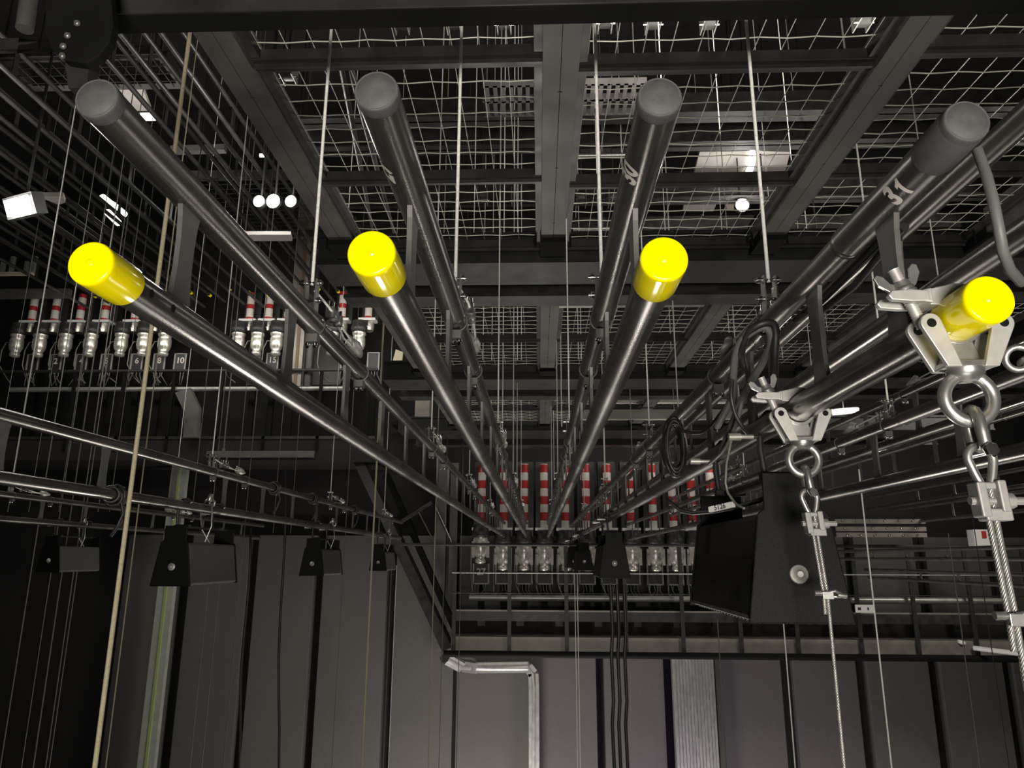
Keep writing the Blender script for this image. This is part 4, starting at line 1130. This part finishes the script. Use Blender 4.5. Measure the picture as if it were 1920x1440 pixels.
# bent silver duct under the lower gallery, ribbed column
YD = 12.9
pts = [at(835, 1232, 12.3), at(862, 1247, 12.6), at(890, 1251, YD), at(990, 1250, YD), at(1000, 1262, YD), at(1001, 1290, YD), V((at(1001, 1300, YD).x, YD, -8.9))]
m = MB()
for a_, b_ in zip(pts[:-1], pts[1:]): m.bar(a_, b_, 0.17, 0.17, (0, 1, 0) if abs((b_ - a_).normalized().y) < 0.9 else (0, 0, 1))
m.path(pts, 0.10, 8)
tag(m.build('cable_duct', 'duct'), 'bent silver cable duct under the left end of the lower gallery', 'duct')
p = at(1302, 1300, 12.8); t = thing('ribbed_column', 'ribbed silver grey column below the lower gallery', 'column', (p.x, 12.8, -8.9))
wd = (at(1342, 1440, 12.8).x - at(1262, 1440, 12.8).x) / 2
MB().bb(p.x - wd, p.x + wd, 12.8, 12.95, -8.9, lz(1230, 12.8)).build('face', 'conduit', t)
m = MB()
for i in range(13):
    xx = p.x - wd + 2 * wd * (i + 0.5) / 13; m.bb(xx - 0.016, xx + 0.012, 12.775, 12.8, -8.9, lz(1232, 12.8))
m.build('rib', 'duct', t)

# right side: white box, perforated tray, paper tag, bright pipe
wbx = at(1852, 1008, 11.5)
t = thing('white_box', 'white electrical box with a red sign at the right', 'box', (wbx.x, 11.5, wbx.z - 0.15))
MB().bb(at(1827, 1008, 11.5).x, at(1876, 1008, 11.5).x, 11.5, 11.69, gz(1026, 11.5), gz(990, 11.5)).build('case', 'white_plate', t, bevel=0.008)
m = MB()
m.bb(at(1841, 1000, 11.49).x, at(1849, 1000, 11.49).x, 11.487, 11.5, gz(1006, 11.5), gz(993, 11.5)); m.bb(at(1853, 995, 11.49).x, at(1870, 995, 11.49).x, 11.487, 11.5, gz(997, 11.5), gz(993, 11.5)); m.bb(at(1853, 1000, 11.49).x, at(1865, 1000, 11.49).x, 11.487, 11.5, gz(1002, 11.5), gz(1000, 11.5))
m.build('red_sign', 'red', t)
x0 = at(1568, 985, 11.2).x; x1 = at(1736, 985, 11.2).x
m = MB()
for py in (976, 990, 1001): m.bb(x0, x1, 11.2, 11.24, lz(py + 4, 11.2), lz(py - 4, 11.2))
t = thing('slotted_tray', 'grey slotted cable trays with bright screws right of the big loudspeaker', 'cable tray', ((x0 + x1) / 2, 11.2, lz(1005, 11.2)))
m.build('tray', 'column', t)
for k, py in enumerate((974, 988, 1001)):
    for i in range(6):
        xx = x0 + (x1 - x0) * (i + 0.5 + 0.1 * k) / 6.4; MB().lathe([(0.016, 0), (0.016, 0.02), (0.008, 0.03)], (xx, 11.2, lz(py, 11.2)), (0, -1, 0), 8).build('screw', 'chrome', t)
pq = at(1621, 1141, 4.2)
t = thing('paper_tag', 'white paper tag tied to a thin rope below the right battens', 'tag', pq)
MB().bb(at(1604, 1141, 4.2).x, at(1638, 1141, 4.2).x, 4.2, 4.206, at(1621, 1149, 4.2).z, at(1621, 1134, 4.2).z).build('sheet', 'paper', t)
m = MB()
for px in (1611, 1614, 1629): m.bb(at(px, 1141, 4.19).x - 0.004, at(px, 1141, 4.19).x + 0.004, 4.197, 4.2, at(px, 1144, 4.2).z, at(px, 1139, 4.2).z)
m.build('mark', 'ink', t)
o = MB().tube(at(1826, 1215, 11.7), at(1915, 1226, 11.2), 0.035, n=10).build('short_pipe', 'white_plate'); tag(o, 'short bright pipe lying on the lower gallery edge at the right', 'pipe')
o = MB().lathe([(0.02, 0), (0.06, 0.01), (0.06, 0.05), (0.02, 0.06)], at(1802, 1208, 11.75), (0.3, 0, 1), 12).build('bulkhead_lamp', 'white_plate'); tag(o, 'small bright round cap on the lower gallery edge at the right', 'cap')

# ================================================================== CABLES ON BATTEN 31
o = MB().path([at(1833, 283, 0.82), at(1850, 330, 0.80), at(1862, 375, 0.79), at(1872, 425, 0.79), at(1880, 470, 0.80), at(1893, 505, 0.82), at(1915, 530, 0.86)], 0.0062, 10).build('cable', 'cable_grey'); tag(o, 'grey cable hanging from the front end of the batten numbered 31', 'cable')
x = 0.515; z = 0.512
o = MB().path([(x + 0.032, 1.05, z - 0.016), (x + 0.034, 1.2, z - 0.02), (x + 0.036, 1.36, z - 0.022), (x + 0.03, 1.46, z - 0.02)], 0.008, 8).path([(x + 0.030, 1.0, z - 0.03), (x + 0.04, 1.2, z - 0.045), (x + 0.04, 1.4, z - 0.036)], 0.007, 8).build('cable', 'cable_black'); tag(o, 'pair of black cables running along the underside of the upper tube of batten 31', 'cable')
CB = 'black cable loops on batten 31'
loops = [[(1395, 690, 1.55), (1390, 660, 1.48), (1402, 625, 1.44), (1425, 608, 1.42), (1447, 606, 1.42), (1454, 622, 1.43), (1453, 660, 1.45), (1450, 720, 1.5), (1440, 760, 1.52)],
         [(1345, 800, 1.75), (1372, 745, 1.62), (1375, 700, 1.55), (1382, 655, 1.48), (1405, 625, 1.44), (1436, 614, 1.43), (1446, 640, 1.45), (1430, 680, 1.52), (1400, 730, 1.6), (1375, 790, 1.7), (1352, 850, 1.8)],
         [(1375, 690, 1.56), (1371, 740, 1.56), (1378, 775, 1.57), (1392, 800, 1.58), (1402, 812, 1.6)],
         [(1420, 690, 1.56), (1395, 740, 1.62), (1382, 790, 1.66), (1360, 840, 1.75), (1330, 870, 1.9)],
         [(1275, 806, 2.2), (1300, 812, 2.15), (1325, 806, 2.1), (1355, 770, 2.0)]]
for i, lp in enumerate(loops):
    P = [at(*q) for q in lp]
    # smooth the loop a little
    Q = []
    for k in range(len(P) - 1):
        p0, p1, p2, p3 = P[max(k - 1, 0)], P[k], P[k + 1], P[min(k + 2, len(P) - 1)]
        for s in range(5):
            u = s / 5; Q.append(0.5 * ((2 * p1) + (p2 - p0) * u + (2 * p0 - 5 * p1 + 4 * p2 - p3) * u * u + (3 * p1 - p0 - 3 * p2 + p3) * u ** 3))
    Q.append(P[-1])
    o = MB().path(Q, 0.0085 if i < 2 else 0.005, 8).build('cable', 'cable_black' if i % 2 == 0 else 'cable_grey')
    tag(o, ['thick black cable loop bent over behind the sleeve of batten 31', 'thick grey cable loop beside the black one on batten 31', 'thin black cable dropping to the yoke of the big loudspeaker', 'thin grey cable running back along batten 31', 'thin black cable sagging beside the hanging cable coil'][i], 'cable', CB)
cc = at(1265, 838, 2.35); m = MB()
for i in range(9):
    a_ = i * 0.7; m.path([cc + V(((0.055 + 0.006 * math.sin(a_)) * math.cos(q) * (0.55 + 0.08 * math.cos(a_)), 0.02 * math.cos(a_) + 0.006 * i - 0.02, (0.085 + 0.012 * math.cos(a_ * 1.7)) * math.sin(q))) for q in [2 * math.pi * k / 24 for k in range(24)]], 0.0065, 6, True)
tag(m.build('cable_coil', 'cable_black'), 'coil of black cable hanging between the two tubes of batten 31', 'cable')
for px, Y, yt, yb in ((1146, 5.2, 1096, 1445), (1158, 5.3, 1096, 1445), (1171, 5.4, 1096, 1445)):
    P = [at(px + (i % 3 - 1) * 1.5 + (i * 0.6), yt + (yb - yt) * i / 8, Y) for i in range(9)]
    o = MB().path(P, 0.012, 6).build('cable', 'cable_black'); tag(o, 'dark cable hanging below the second loudspeaker, %s from the left' % ORD[(1146, 1158, 1171).index(px)], 'cable', 'dark cables below the second loudspeaker')
for (a_, b_, Y, lb) in (((535, 880), (520, 1440), 6.8, 'before the third left wall panel'), ((470, 990), (445, 1440), 6.9, 'before the second left wall panel')):
    P = [at(a_[0] + (b_[0] - a_[0]) * i / 8 + 3 * math.sin(i), a_[1] + (b_[1] - a_[1]) * i / 8, Y) for i in range(9)]
    o = MB().path(P, 0.012, 6).build('cable', 'cable_black'); tag(o, 'black cable hanging ' + lb, 'cable')
# black cable ties wrapped on the lowered left batten
for k, Y in enumerate((3.15, 5.1, 6.0, 7.4)):
    c = V((-1.9, Y, 0.487 if k else 0.27)); m = MB()
    for i in range(5): m.torus(c + V((0, 0.02 * i, -0.01 * (i % 2))), 0.034 + 0.004 * (i % 3), 0.008, (0.2 * (i - 2), 1, 0.1), 14, 6)
    m.path([c + V((0.03, 0.03, -0.02)), c + V((0.045, 0.04, -0.08)), c + V((0.03, 0.03, -0.14)), c + V((0.0, 0.04, -0.18))], 0.008, 6)
    tag(m.build('cable_bundle', 'cable_black'), 'black cable bundle wrapped round the low left batten, %s of four' % ('nearest', 'second', 'third', 'furthest')[k], 'cable', 'cable bundles on the low left batten')
# far wire loop hanging free
p = at(419, 846, 8.5)
tag(MB().path([p + V((0, 0, 0)), p + V((-0.05, 0, -0.10)), p + V((-0.02, 0, -0.2)), p + V((0.04, 0, -0.18)), p + V((0.05, 0, -0.08)), p + V((0.0, 0, 0))], 0.008, 6).tube(p, V((p.x, p.y, 7.4)), 0.007, n=6).lathe([(0.02, 0), (0.02, 0.05)], p - V((0, 0, 0.02)), (0, 0, 1), 8).build('rope_eye', 'rope_dim'), 'loose rope end with a small eye above the low left batten', 'rope')
